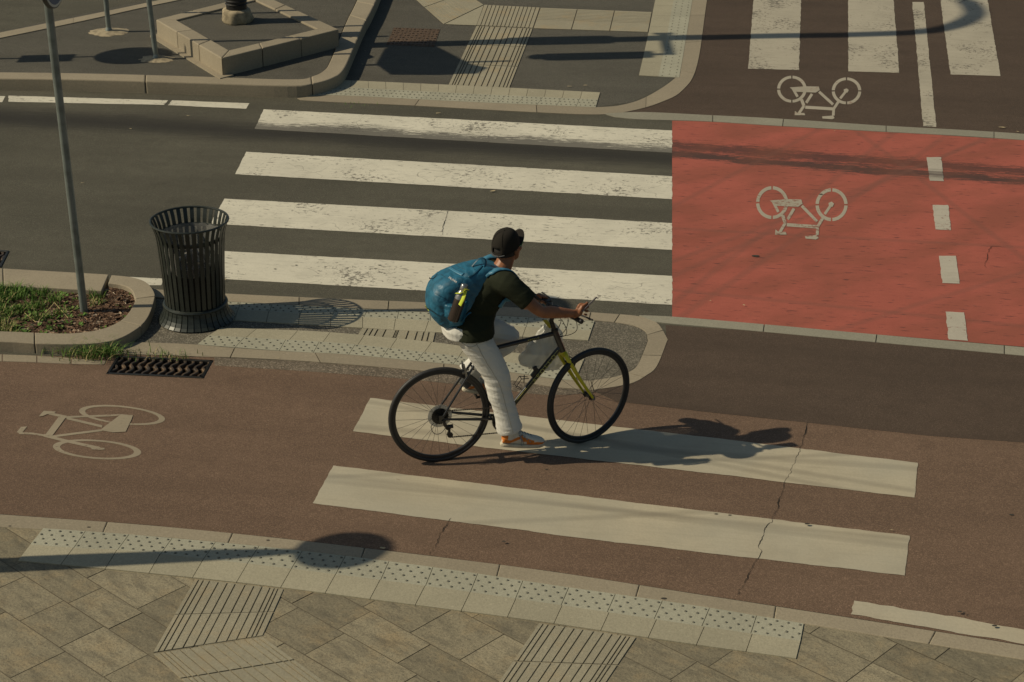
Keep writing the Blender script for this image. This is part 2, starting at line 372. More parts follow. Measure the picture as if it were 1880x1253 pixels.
M_BLKPL=simple('black_plastic',(.018,.018,.018),.45)
M_STEEL=simple('worn_steel',(.22,.215,.20),.35,.8,var=.4,scale=40)
M_DSTEEL=simple('dark_steel',(.05,.048,.045),.4,.7,var=.3,scale=50)
M_DISC=simple('spoke_protector_plastic',(.6,.57,.5),.35,alpha=.6)
M_SKIN=simple('skin',(.30,.125,.060),.46,var=.22,scale=14,bmp=.05,spec=.35)
M_NAIL=simple('nail',(.42,.24,.17),.35)
M_HAIR=simple('hair_dark',(.015,.012,.01),.7)
M_EYEW=simple('eye_white',(.6,.58,.55),.2)
def cloth(name,c,weave=420,rough=.9,var=.12,sheen=.0,big=5.):
    m,nt,b=newmat(name); co=coords(nt); n=nz(nt,co,big,4.); w=nz(nt,co,weave,2.)
    col=mix(nt,rng(nt,n,.35,.7),c,tuple(x*(1-var) for x in c)); col=mix(nt,rng(nt,w,.4,.65,0,.3),col,tuple(x*.7 for x in c))
    nt.links.new(col,b.inputs['Base Color']); b.inputs['Roughness'].default_value=rough; b.inputs['Sheen Weight'].default_value=sheen; b.inputs['Specular IOR Level'].default_value=.2
    bump(nt,b,math_(nt,'ADD',w,math_(nt,'MULTIPLY',nz(nt,co,30.,3.),.6)),.25,.004); return m
M_TEE=cloth('dark_green_jersey',(.022,.026,.014))
M_JEANS=cloth('off_white_denim',(.66,.65,.60),var=.08)
M_STITCH=cloth('denim_stitch',(.34,.33,.28))
M_CAP=cloth('cap_charcoal_cotton',(.022,.019,.015),300)
M_GREEN=cloth('cap_brim_green',(.02,.38,.10))
M_SHOEW=simple('shoe_white_leather',(.62,.59,.50),.55,var=.12,scale=30,bmp=.1)
M_SHOEO=simple('shoe_orange_suede',(.62,.19,.025),.8,var=.25,scale=60,bmp=.3)
M_SOLE=simple('shoe_sole_cream',(.55,.50,.38),.7,var=.2,scale=30)
M_LACE=cloth('shoe_lace_grey',(.25,.28,.29))
M_SOCK=cloth('sock_grey',(.08,.085,.09))
M_PACK=simple('pack_blue_nylon',(.018,.125,.21),.5,var=.35,scale=18,bmp=.45,spec=.45)
M_PACKL=simple('pack_light_blue',(.055,.20,.31),.4,var=.15,scale=16,spec=.45)
M_PACKD=simple('pack_dark_teal',(.010,.075,.13),.5,var=.3,scale=16,bmp=.2)
M_LIME=simple('lime_webbing',(.52,.60,.03),.6)
M_TXTW=simple('white_print',(.7,.7,.68),.5)
M_BOTTLE=simple('bottle_brown_lacquer',(.055,.040,.034),.22,.35,coat=.4)
M_BOTTLET=simple('bottle_steel',(.30,.29,.28),.25,.7)
M_PHONE=simple('phone_shell',(.10,.085,.09),.3)
M_SCREEN=simple('phone_glass',(.01,.01,.012),.08)
M_PBAG=simple('plastic_bag_film',(.62,.62,.56),.32,var=.1,scale=12,bmp=.3,alpha=.62,spec=.5)
M_YEL=simple('yellow_packet',(.62,.50,.04),.4)
M_SOIL=simple('soil',(.085,.05,.03),.95,var=.5,scale=25,bmp=.8)
M_LITTER=simple('dry_leaf',(.42,.34,.2),.8)
def varmat(name,ramp,rough=.7,trans=0.):
    m,nt,b=newmat(name); at=N(nt,'Attribute',attribute_name='rnd'); cr=N(nt,'ValToRGB'); e=cr.color_ramp.elements
    e[0].position=ramp[0][0]; e[0].color=(*ramp[0][1],1); e[1].position=ramp[-1][0]; e[1].color=(*ramp[-1][1],1)
    for p,c in ramp[1:-1]:
        q=e.new(p); q.color=(*c,1)
    nt.links.new(at.outputs['Fac'],cr.inputs[0]); nt.links.new(cr.outputs[0],b.inputs['Base Color']); b.inputs['Roughness'].default_value=rough
    b.inputs['Specular IOR Level'].default_value=.3; return m
M_GRASS=varmat('grass_blades',[(0,(.05,.11,.015)),(.45,(.10,.20,.03)),(.8,(.17,.24,.05)),(.86,(.36,.29,.12)),(1,(.42,.34,.17))])
M_CHIP=varmat('bark_chips',[(0,(.05,.028,.018)),(.5,(.13,.075,.045)),(.85,(.2,.12,.075)),(.93,(.38,.29,.2)),(1,(.45,.37,.28))],.9)
# ---------------------------------------------------------------- ground sheets
PIT=[(216,654),(391,663),(373,695.5),(195,687.5)]      # the drain's hole
PITB=[(-40,458),(17,462),(2,492),(-55,488)]
def ground():
    bm=bmesh.new(); S=260
    outer=[Vector((-S,-30,0)),Vector((S,-30,0)),Vector((S,400,0)),Vector((-S,400,0))]
    poly(bm,[outer,[G(u,v) for u,v in PIT],[G(u,v) for u,v in PITB]])
    return obj('ground',bm,M_ASPH)
structure(ground(),'grey asphalt carriageway running across the whole junction','road')
TRK_LOW=[(-200,930),(0,944),(272,964),(519,988.5),(779,1019),(1020,1050),(1283,1091),(1561,1134),(1880,1185),(2100,1222)]
trk=[(-200,648),(0,651),(125,655),(205,647),(396,652),(397,671),(578,683),(755,697),(900,713),(1000,724),(1090,718),(1130,737),(1300,757),(1480,776),(1700,800),(1880,813),(2100,835)]
bm=bmesh.new(); poly(bm,[[G(u,v,.0015) for u,v in trk+TRK_LOW[::-1]],[G(u,v,.0015) for u,v in PIT]])
structure(obj('cycle_path',bm,M_TRACK),'reddish brown asphalt cycle path the cyclist rides along','cycle path')
structure(sheet('path',[(1090,716),(1155,705),(1187,689),(1206,672),(1224,626),(1222,597),(1400,609),(1603,628),(1880,653),(2100,672),(2100,835),(1880,813),(1700,800),(1480,776),(1300,757),(1130,737)],.003,M_DARKB),'darker brown asphalt patch right of the island nose','path')
structure(sheet('road',[(1105,211),(1162,203),(1213,188),(1253,166),(1275,141),(1280,119),(1298,0),(1320,-220),(2400,-220),(2400,300),(1880,250),(1623,235),(1428,224),(1299,217),(1180,210)],.0015,M_DARKB),'dark brown asphalt side road behind the red lane','road')
structure(sheet('red_lane',[(1234,221),(1299,223.5),(1426,231),(1623,242),(1880,258),(2150,280),(2150,662),(1880,637),(1605,614),(1391,597),(1234,583)],.0015,M_RED),'red painted cycle crossing surface at the right','red lane')
structure(sheet('traffic_island',[(281,549),(1093,590),(1132,591),(1169,598),(1187,610),(1189,624),(1171,670),(1157,682),(1141,692),(1101,698),(1023,697),(854,672),(633,651),(428,639),(250,629),(262,600),(281,560)],.0015,M_COARSE),'flush island of coarse grey asphalt under the litter bin','traffic island')
structure(sheet('footpath',[(580,190),(620,150),(700,0),(730,-100),(1290,-100),(1268,0),(1251,119),(1246,137),(1213,163),(1162,188),(1094,197),(656,178)],.0015,M_ISL),'grey asphalt footpath behind the crossing with tactile strips','footpath')
bm=bmesh.new(); lo=[(393,671),(485,677),(578,683),(755,697),(900,713),(1000,725),(1090,722)]; up=[(393,656),(485,661),(572,664.5),(755,679),(900,694),(1010,710),(1090,717)]
strip(bm,up,lo,.003,n=1,zb=0); structure(obj('gutter',bm,M_SEAM),'pale gritty gutter strip along the island kerb','gutter')
# ---------------------------------------------------------------- markings
def stripe(px,mat,label,cat='crossing stripe',z=.0045,name='crossing_stripe',rag=.007):
    P=[G(u,v,z) for u,v in px]; out=[]
    for i,p in enumerate(P):
        q=P[(i+1)%len(P)]; n=max(2,int((q-p).length/.035)); d=(q-p).normalized(); nn=Vector((-d.y,d.x,0))
        for k in range(n):
            t=k/n; w=((noise.noise(Vector((p.x*3+t*5,p.y*5+t*n*.2,i*3.1)))+.6*noise.noise(Vector((t*n*.9,p.y*5,i*3.1))))*rag if k else 0)
            out.append(p.lerp(q,t)+nn*w)
    bm=bmesh.new(); poly(bm,[out]); return structure(obj(name,bm,mat),label,cat)
for px,lb in (([(484,201),(1234,240),(1234,281),(468,237)],'farthest white stripe of the zebra crossing, blackened along its near edge'),
    ([(452,279),(1234,324),(1234,366),(432,320)],'second farthest white stripe of the zebra crossing'),
    ([(412,365),(1234,410),(1234,459),(386,411)],'third white zebra stripe, starting behind the litter bin rim'),
    ([(372,459),(1234,507),(1234,560),(352,509)],'nearest white stripe of the road crossing, just behind the cyclist')):
    stripe(px,M_WHITE,lb,z=.0025)
stripe([(680,731),(900,757),(1300,803),(1685,850),(1679,914),(1300,869),(900,823),(648,792)],M_CREAM,'cream stripe on the cycle path under the bicycle wheels')
stripe([(612,855),(1100,915),(1670,984),(1661,1057),(1100,992),(574,924)],M_CREAM,'cream stripe on the cycle path nearest the camera')
for px,lb in (([(1396,-160),(1373.6,126.6),(1466.7,128.8),(1476,-160)],'left worn white stripe of the side road crossing'),
    ([(1557,-160),(1557.5,131.4),(1651,134),(1628,-160)],'middle worn white stripe of the side road crossing'),
    ([(1705,-160),(1745,137),(1837,140),(1786,-160)],'right worn white stripe of the side road crossing')):
    stripe(px,M_LANEPAINT,lb)
stripe([(1675,4),(1696,4),(1719,233.5),(1695,232.7)],M_LANEPAINT,'thin white line between two stripes of the side road crossing','lane line',name='lane_line')
stripe([(-60,175),(10,177),(4,188),(-60,187)],M_WHITE,'short end of the white edge line at the left picture edge','lane line',.0025,'lane_line')
stripe([(15.5,176),(309,184.5),(301,193),(15.5,187)],M_WHITE,'long white edge line below the raised kerb','lane line',.0025,'lane_line')
stripe([(316,184.5),(458,190),(452,200),(308,193.5)],M_WHITE,'white edge line piece ending before the zebra crossing','lane line',.0025,'lane_line')
stripe([(205,507),(300,512),(296,524),(235,524)],M_WHITE,'short white line end between the planter kerb and litter bin','lane line',.0025,'lane_line')
stripe([(1568,1103),(1700,1124),(1900,1160),(2000,1180),(1990,1198),(1880,1183),(1700,1151),(1562,1128)],M_CREAM,'thick cream edge line at the lower right kerb','lane line',.0045,'lane_line',.01)
for px,lb in (([(1701,289),(1728,289),(1733,333),(1707,332)],'farthest white dash on the red lane, crossed by the tyre mark'),
    ([(1712,376.6),(1740.5,376.6),(1746,423),(1717.5,421.5)],'second white dash on the red lane, level with the bicycle symbol'),
    ([(1724,470),(1755,470),(1762,521),(1730,520)],'third white dash on the red lane, stained black at its foot'),
    ([(1736,572.5),(1770,574),(1777,626),(1742,623.5)],'nearest white dash on the red lane, by the grey kerb')):
    stripe(px,M_DASH,lb,'lane dash',name='lane_dash')
ZI=[0]
def pxline(bm,pts,w,z,n=1):
    ZI[0]+=1; z=z+.00012*(ZI[0]%9+1)
    for si,(a,b) in enumerate(zip(pts,pts[1:])):
        z+=.00004; a=Vector((*a,0));b=Vector((*b,0)); d=(b-a).normalized(); q=Vector((-d.y,d.x,0))*w/2
        poly(bm,[[G(p.x,p.y,z) for p in (a-q,b-q,b+q,a+q)]])
def pxring(bm,c,rx,ry,w,wy,z,gaps=(0,90,180,270),g=3,rot=0.):
    for k in range(len(gaps)):
        a0=gaps[k]+g; a1=(gaps[(k+1)%len(gaps)]+(360 if k==len(gaps)-1 else 0))-g; n=14
        prev=None
        for i in range(n+1):
            t=R(a0+(a1-a0)*i/n)
            def q(sx,sy):
                x,y=sx*math.cos(t),sy*math.sin(t); return (c[0]+x*math.cos(rot)-y*math.sin(rot),c[1]+x*math.sin(rot)+y*math.cos(rot))
            cur=(q(rx-w,ry-wy),q(rx,ry))
            if prev: poly(bm,[[G(*p,z) for p in (prev[0],prev[1],cur[1],cur[0])]])
            prev=cur
def bike_symbol(ox,oy,s,mat,label,sy=None):
    sy=sy or s; bm=bmesh.new(); T=lambda x,y:(ox+(x)/s,oy+(y)/sy); k=1/s; ky=1/sy; z=.0035
    pxring(bm,T(620,450),77*k,79*ky,16*k,16*ky,z); pxring(bm,T(905,460),77*k,79*ky,16*k,16*ky,z-.0003)
    for pts,w in (([(625,446),(650,495)],13),([(725,478),(695,530)],14),([(762,465),(835,540)],14),([(670,510),(683,548)],16),([(690,556),(838,566)],16),
                  ([(683,548),(655,595)],14),([(838,566),(865,520)],14),([(838,566),(836,605)],14),([(900,465),(872,505)],13)):
        pxline(bm,[T(*p) for p in pts],w*k,z)
    for pg in ([(608,440),(690,433),(760,435),(766,455),(745,470),(640,465)],[(636,578),(650,590),(685,590),(690,603),(634,603)],[(778,610),(835,605),(843,620),(830,627),(780,622)],[(890,452),(905,445),(917,455),(910,470),(893,470)]):
        ZI[0]+=1; poly(bm,[[G(*T(*p),z+.0012+.00012*(ZI[0]%9)) for p in pg]])
    structure(obj('bicycle_symbol',bm,mat),label,'bicycle symbol')
bike_symbol(1180,200,2.61,M_LOGO,'white bicycle symbol painted upside down on the red lane')
bike_symbol(1235.5,23.5,2.84,M_LOGO,'white bicycle symbol painted on the brown side road',3.2)
def side_symbol():
    s=5.222; T=lambda x,y:(x/s,700+y/s); z=.0035; bm=bmesh.new()
    pxring(bm,T(1170,325),415/s,88/s,60/s,15/s,z,gaps=(0,120,240),g=0,rot=.1)
    pxring(bm,T(930,655),425/s,92/s,70/s,16/s,z-.0003,gaps=(0,120,240),g=0,rot=.07)
    for pts,w in (([(630,345),(1180,325)],17),([(640,355),(980,435)],22),([(980,470),(470,535)],20),([(420,520),(640,575),(960,645)],26),([(180,500),(300,502),(430,522)],18),([(470,310),(640,345)],24)):
        pxline(bm,[T(*p) for p in pts],w/s,z)
    for pg in ([(560,345),(630,350),(500,525),(430,520)],[(1160,318),(1275,326),(1262,365),(1205,485),(1080,492),(960,470),(1010,430)],[(372,338),(420,284),(535,292),(520,308),(450,318),(410,335)],[(160,490),(200,440),(262,434),(225,478),(210,508)],[(870,635),(1000,640),(1005,655),(950,662),(880,655)]):
        ZI[0]+=1; poly(bm,[[G(*T(*p),z+.0012+.00012*(ZI[0]%9)) for p in pg]])
    structure(obj('bicycle_symbol',bm,M_LOGO2),'worn bicycle symbol lying sideways on the cycle path at left','bicycle symbol')
side_symbol()
def crack(pts,w,label,z=.0058,name='crack'):
    P=cat([G(u,v,z) for u,v in pts],16); bm=bmesh.new(); prev=None
    for i,p in enumerate(P):
        d=(P[min(i+1,len(P)-1)]-P[max(i-1,0)]).normalized(); n=Vector((-d.y,d.x,0))
        c=p+n*(noise.noise(p*9)*.016+noise.noise(p*31)*.010+noise.noise(p*80)*.005)
        ww=w*(.35+abs(noise.noise(p*6+Vector((5,5,5))))*2.2)
        cur=[bm.verts.new(c-n*ww/2),bm.verts.new(c+n*ww/2)]
        if prev: bm.faces.new((prev[0],cur[0],cur[1],prev[1]))
        prev=cur
    fixn(bm); structure(obj(name,bm,M_PIT),label,'crack')
crack([(1484,776),(1468,822),(1466,832),(1456,858),(1440,888),(1420,950),(1410,965),(1395,1000),(1392,1020),(1372,1060),(1356,1092)],.0042,'long jagged crack crossing both cream stripes at right')
crack([(828,952),(812,975),(797,1005),(788,1018)],.004,'short crack below the nearest cream stripe left of centre')
crack([(822,388),(818,402),(810,432)],.005,'crack across the third white zebra stripe')
crack([(1809,492),(1811,475),(1818,456),(1832,452),(1845,454)],.0035,'bent crack in the red lane at the right edge')
# ---------------------------------------------------------------- flush kerb stones
def kerb(name,A,B,z,label,mat=M_KERB,fr=None,n=4,gap=.008,zb=None,bev=0,cat_='kerb'):
    bm=bmesh.new(); strip(bm,A,B,z,fr=fr,n=n,gap=gap,zb=zb); fixn(bm); o=obj(name,bm,mat); structure(o,label,cat_)
    if bev: bevel(o,bev,2)
    return o
kerb('kerb',[(545,180.5),(620,175),(760,180),(960,190),(1094,197),(1162,188),(1213,163),(1246,137),(1251,119),(1267,0),(1290,-160)],
     [(552,184),(620,188),(750,193.5),(960,205),(1100,210.5),(1162,203),(1213,188),(1253,166),(1280,119),(1298,0),(1322,-160)],.006,'pale kerb curving round the far footpath corner',n=11)
kerb('kerb',[(1108,209),(1180,206),(1299,211.5),(1427.6,218),(1623,231),(1820,242),(2100,262)],
     [(1130,215),(1180,219.5),(1299,223),(1426,231),(1623,242),(1820,253),(2100,274)],.0068,'grey kerb between the red lane and the brown side road',M_KERBG,fr=[0,.2,.335,.53,.73,1])
kerb('kerb',[(1172,579),(1240,582),(1391,594.6),(1605,614),(1845,635),(2100,658)],
     [(1202,591),(1240,595),(1389,608),(1603,628),(1845,650),(2100,673)],.0068,'grey kerb along the near side of the red lane',M_KERBG,fr=[0,.245,.475,.73,1])
kerb('kerb',[(278,531),(408,539),(644,550),(788,556),(1030,570),(1118,576),(1173,581),(1206,593),(1224.5,621),(1224,628),(1206,672),(1187,689),(1155,705),(1090,716)],
     [(284,546),(408,553),(644,565),(785,572.5),(1030,585.5),(1110,590),(1160,597),(1184,608),(1189,622),(1188,630),(1172,668),(1157,682),(1130,692),(1085,699)],.006,'flush kerb round the far side and nose of the bin island',fr=[0,.07,.225,.36,.52,.66,.70,.78,.86,.93,1])
kerb('kerb',[(222,628),(300,630),(361,633),(428,639),(534,646),(633,651),(771,664),(854,672),(950,686),(1023,697),(1085,699)],
     [(206,650),(300,652),(372,655),(420,656),(534,661.5),(650,670),(765,680),(860,689),(950,700),(1020,711),(1090,716)],.0075,'flush kerb along the near side of the bin island',fr=[0,.245,.425,.69,.86,1])
kerb('kerb',[(-60,650),(0,651),(55,653),(122,657),(168,661),(196,663)],[(-60,662),(0,663.5),(55,665),(122,668),(168,669),(192,669)],.0045,'sunken concrete edging strip below the planter at left',n=4)
# bottom pavement
KT=[(-260,925),(0,944),(272,964),(519,988.5),(779,1019),(1020,1050),(1283,1091),(1561,1134),(1880,1185),(2200,1240)]
KB=[(-280,946),(-10,966.5),(264,983),(511,1006),(774,1038),(1014,1073.5),(1277,1111.5),(1558,1158),(1857,1207),(2170,1262)]
kerb('kerb',KT,KB,.018,'long granite kerb along the pavement nearest the camera',n=11,zb=-.03,bev=.006,gap=.004,fr=[0,.11,.205,.305,.41,.515,.62,.72,.83,.92,1])
def dotrow(name,A,Bm,Bb,z,n,label,gap=.004,ny=4,nx=4,fr=None,r=.0095):
    bm=bmesh.new(); c=strip(bm,A,Bm,z,n=n,gap=gap,mi=0,fr=fr); strip(bm,Bm,Bb,z,n=n,gap=gap,mi=2,fr=fr); fixn(bm); dots(bm,c,nx,ny,r); o=obj(name,bm,[M_TILED,M_DOT,M_TILE]); return structure(o,label,'tactile paving')
dotrow('tactile_paving',[(79,970),(171,976.5),(264,983.5),(511,1006.5),(774,1038.5),(1014,1074),(1277,1112),(1476,1145)],
       [(55,1000),(150,1007),(243,1012),(490,1039),(760,1073),(1000,1107),(1262,1146),(1470,1177)],
       [(33,1029),(127,1038),(222,1047),(470,1073),(742,1108),(985,1140),(1247,1179),(1462,1209)],.0185,17,'dotted warning tiles along the near pavement kerb')
dotrow('tactile_paving',[(326,550),(408,553.5),(672,567.5),(785,573.5),(1030,586),(1092,589.5)],[(322,563),(405,567),(664,582),(785,589),(1024,604),(1086,607)],[(315,581),(398,586),(664,602),(778,609),(1018,621.5),(1080,625)],.0085,13,'far row of dotted tiles on the bin island',nx=4,ny=3)
dotrow('tactile_paving',[(362,632.5),(534,645.5),(633,650.5),(771,663.5),(854,671.5),(950,685),(1023,696),(1056,698)],[(383,616),(545,625),(645,632),(783,647),(866,657),(962,669),(1034,677),(1064,680)],[(405,602),(560,607.5),(657,614.5),(796,628.5),(878,640),(974,651),(1048,657),(1073,659)],.0085,10,'near row of dotted tiles on the bin island',fr=[0,.1,.215,.305,.40,.49,.585,.68,.77,.88,1])
dotrow('tactile_paving',[(560,178),(620,175.2),(857,187),(1094,197.2)],[(600,158.5),(656,161.5),(876,173),(1098,183)],[(625,147),(656,148.5),(879,158.5),(1102,170)],.0085,15,'dotted warning tiles at the far end of the crossing',ny=3)
dotrow('tactile_paving',[(1290,-120),(1271,0),(1259,73),(1247,142.5)],[(1262,-120),(1237,0),(1223,73),(1209,140.5)],[(1228,-120),(1203,0),(1188,73),(1173,138.5)],.0085,14,'dotted warning tiles beside the side road kerb',ny=3)
FRG=[0,.046,.10,.17,.27,.37,.46,.57,.67,.76,.85,.90,.94,1]
FINE=[i/14 for i in range(15)]
def guide(q,z,fr,nseg,label,gap=.012):
    """q = px quad: a,b one end (across), d,c other end; ribs run a->d"""
    a,b,c,d=[G(*p,z) for p in q]; bm=bmesh.new()
    e=[G(*p,z-.006) for p in q]; e[0:4]=[p+ (sum(e,Vector())/4-p)*0 for p in e]; poly(bm,[e],mi=1)
    rnd=bm.faces.layers.float.get('rnd') or bm.faces.layers.float.new('rnd')
    W=(b-a).length
    for s in range(nseg):
        r0=random.random()
        for i in range(len(fr)-1):
            f0=fr[i]+(gap/2/W if i else .002); f1=fr[i+1]-(gap/2/W if i<len(fr)-2 else .002)
            s0=s/nseg+.004; s1=(s+1)/nseg-.004
            P=[a.lerp(b,f0).lerp(d.lerp(c,f0),s0),a.lerp(b,f1).lerp(d.lerp(c,f1),s0),a.lerp(b,f1).lerp(d.lerp(c,f1),s1),a.lerp(b,f0).lerp(d.lerp(c,f0),s1)]
            t=[bm.verts.new(p) for p in P]; bo=[bm.verts.new(p-Vector((0,0,.0055))) for p in P]
            fs=[bm.faces.new(t)]+[bm.faces.new((bo[k],bo[(k+1)%4],t[(k+1)%4],t[k])) for k in range(4)]
            for f in fs: f[rnd]=min(1,max(0,r0*.6+random.random()*.4))
    fixn(bm); return structure(obj('guide_strip',bm,[M_GUIDE,M_JOINT]),label,'guide paving')
guide([(358,1063),(521,1081.5),(482,1167),(281,1198)],.017,FRG,2,'ribbed guide strip meeting the dotted tiles at lower left',.008)
guide([(482,1169),(281,1200),(560,1450),(800,1400)],.017,FRG,5,'ribbed guide strip turning towards the bottom left picture edge',.010)
guide([(990,1143.5),(1168,1170),(1060,1330),(835,1370)],.017,FRG,3,'ribbed guide strip running down at the bottom centre',.008)
guide([(665,602.5),(799,610.5),(795,628),(657,614.5)],.0085,[0,.08,.15,.22,.33,.47,.485,.5,.64,.76,.85,.92,1],1,'short ribbed tile piece between the island tile rows',.012)
guide([(978,52.5),(875,47.5),(823,157),(935,161.5)],.0085,FRG,3,'ribbed guide strip on the far footpath leading to the crossing',.014)
guide([(991,14),(889,9),(875,46.5),(978,51.5)],.0085,FINE,1,'finely ribbed junction tile on the far footpath',.010)
guide([(992,14.5),(979,52),(1190,59),(1197,22.5)],.0085,FINE[:9]+[1],3,'ribbed guide strip leading to the side road kerb',.010)
guide([(815,44.5),(888,9),(789,-54),(715,-44)],.0085,FINE[:10]+[1],3,'ribbed guide strip leaving the far footpath to the upper left',.010)
structure(sheet('tactile_paving',[(816,44.8),(874.5,47),(888,10)],.0085,M_TILE),'small triangular tile joining two ribbed strips','tactile paving')
# near pavement slabs, laid diagonally
def slabs():
    bm=bmesh.new(); rnd=bm.faces.layers.float.new('rnd'); base=Vector((-2.1,8.73,0)); da=Vector((.727,-.686,0)).normalized(); db=Vector((-da.y,da.x,0))
    line=[G(u,v,.012) for u,v in [(a[0]*.5+b[0]*.5,a[1]*.5+b[1]*.5) for a,b in zip(KT,KB)]]
    def side(p):
        best=None
        for a,b in zip(line,line[1:]):
            t=max(0,min(1,(p-a).dot(b-a)/(b-a).length_squared)); q=a.lerp(b,t); dd=(p-q).length
            if best is None or dd<best[0]: best=(dd,a,b)
        return best
    v=-9.
    rows=[.24,.36,.30,.26,.36,.30]; i=0
    while v<9:
        w=rows[i%6]; i+=1; u=-9-random.random()
        while u<9:
            l=random.choice((.42,.5,.6,.4)); g=.003
            P=[base+da*(u+g)+db*(v+g),base+da*(u+l-g)+db*(v+g),base+da*(u+l-g)+db*(v+w-g),base+da*(u+g)+db*(v+w-g)]; u+=l
            cen=sum(P,Vector())/4; zz=.012+random.uniform(-.0012,.0012)
            for p in P: p.z=zz
            if cen.y<3 : continue
            _,a,b=side(cen); d=(b-a).normalized(); n=Vector((-d.y,d.x,0)); o=[]
            f=lambda p:(p-a).dot(n)
            for k in range(4):
                p,q=P[k],P[(k+1)%4]
                if f(p)<=0:o.append(p)
                if f(p)*f(q)<0:o.append(p.lerp(q,f(p)/(f(p)-f(q))))
            if len(o)<3: continue
            vt=[bm.verts.new(p) for p in o]; fc=bm.faces.new(vt); fc[rnd]=random.random(); fc.material_index=0
        v+=w
    bed=[Vector((p.x,p.y,.0098)) for p in line]; pts=bed+[Vector((8,3,.0098)),Vector((-8,3,.0098))]; poly(bm,[pts],mi=1)
    fixn(bm)
    for f in bm.faces:
        if f.normal.z<0: f.normal_flip()
    structure(obj('pavement',bm,[M_SLAB,M_JOINT]),'pavement of rough diagonal stone slabs nearest the camera','pavement')
slabs()
# ---------------------------------------------------------------- raised island, far left
A=[(-160,143),(119,145.5),(324,151),(527,157),(577,153),(613,142),(632,126),(651,84),(668,45),(691,0),(740,-120)]
B=[(-160,131),(119,134),(325,139),(530,145.5),(574,139.5),(596,128),(606,112),(620,78),(638,35),(658,-6),(705,-120)]
kerb('kerb',A,B,.14,'raised stone kerb with a rounded corner round the far left island',n=9,zb=-.02,bev=.014,fr=[0,.215,.37,.525,.60,.66,.74,.83,.92,1],gap=.006)
structure(sheet('raised_island',[(p.x,p.y) for p in cat([Vector((q[0],q[1],0))+Vector((-1,1.5,0)) for q in B[1:]],6)]+[(400,-120),(290,-4),(-160,92),(-160,133)],.130,M_ISL),'grey asphalt top of the raised island with three posts','traffic island')
kerb('kerb',[(-160,92),(0,60),(150,30),(290,1),(500,-45)],[(-160,103),(0,70),(150,39),(300,6),(520,-38)],.14,'thin pale kerb along the back of the raised island',n=5,zb=-.02,gap=.004)
# diamond planter-like plinth
def diamond():
    zt=.345; oc=[G(286,36,zt),G(407,107,zt),G(622,54,zt),G(478,-12,zt)]
    c=sum(oc,Vector())/4
    def inset(P,w):
        out=[]
        for i in range(4):
            p=P[i];a=(P[i-1]-p).normalized();b=(P[(i+1)%4]-p).normalized(); s=math.sin(a.angle(b)); out.append(p+(a+b)*(w/s))
        return out
    ic=inset(oc,.20)
    root=empty('planter_kerb',(c.x,c.y,.13))
    for i in range(4):
        a,b,ia,ib=oc[i],oc[(i+1)%4],ic[i],ic[(i+1)%4]
        n=3; A_=[a.lerp(b,k/n) for k in range(n+1)]; B_=[ia.lerp(ib,k/n) for k in range(n+1)]
        bm=bmesh.new(); strip(bm,A_,B_,zt,n=n,gap=.006,zb=.12,px=False,smooth=False); fixn(bm)
        for v in bm.verts: v.co-=Vector((c.x,c.y,.13))
        o=obj('kerb_side',bm,M_KERB,root); bevel(o,.012,2)
    bm=bmesh.new(); poly(bm,[[p-Vector((c.x,c.y,.13+.022)) for p in ic]]); obj('fill',bm,M_ISL,root)
    bm=bmesh.new(); f=inset(oc,-.07)
    for p in f: p.z=.15
    strip(bm,[f[0],f[1]],[f[3].lerp(f[0],.9),f[2].lerp(f[1],.9)],.15,n=3,gap=.004,zb=.12,px=False,smooth=False)
    for v in bm.verts: v.co-=Vector((c.x,c.y,.13))
    fixn(bm); obj('footing',bm,M_KERB,root)
    tag(root,'diamond shaped stone kerb block filled with asphalt round the black lamp base','raised kerb')
diamond()
# ---------------------------------------------------------------- planter at left
def planter():
    ZT=.085
    bm=bmesh.new()
    strip(bm,[(-160,484),(-60,489),(60,496),(200,504)],[(-160,519),(-60,523),(60,527),(187,534)],ZT,n=2,fr=[0,.47,1],zb=-.01)
    strip(bm,[(204,505),(241,509),(268,518),(283,536),(283,552),(271.5,583),(250,605),(212,624),(160,631),(75,631),(22,628),(-60,625),(-160,620)],
             [(198,520),(221,523),(240,531),(247,545),(248,553),(234,577),(212,594),(179,606),(130,612),(72,611),(27,609),(-60,606),(-160,602)],ZT,fr=[0,.20,.38,.665,.85,1],zb=-.01)
    fixn(bm); o=obj('planter_kerb',bm,M_KERB); bevel(o,.016,3); tag(o,'low stone kerb with a rounded end round the grassy bed at left','planter kerb')
    inner=[(-160,519),(60,527),(187,534),(198,520),(221,523),(240,531),(247,545),(248,553),(234,577),(212,594),(179,606),(130,612),(72,611),(27,609),(-160,602)]
    I=[G(u,v,ZT) for u,v in inner]; I=[Vector((p.x,p.y,.035)) for p in I]
    bm=bmesh.new(); poly(bm,[I]); structure(obj('soil',bm,M_SOIL),'brown soil inside the kerbed bed at left','soil')
    return I
SOIL=planter()
def inside(p,P):
    c=False; j=len(P)-1
    for i in range(len(P)):
        if (P[i].y>p.y)!=(P[j].y>p.y) and p.x<(P[j].x-P[i].x)*(p.y-P[i].y)/(P[j].y-P[i].y)+P[i].x: c=not c
        j=i
    return c
def to_px(q):
    d=q-CO; return 940+CF*d.dot(AX)/d.dot(AF),626.5-CF*d.dot(AU)/d.dot(AF)
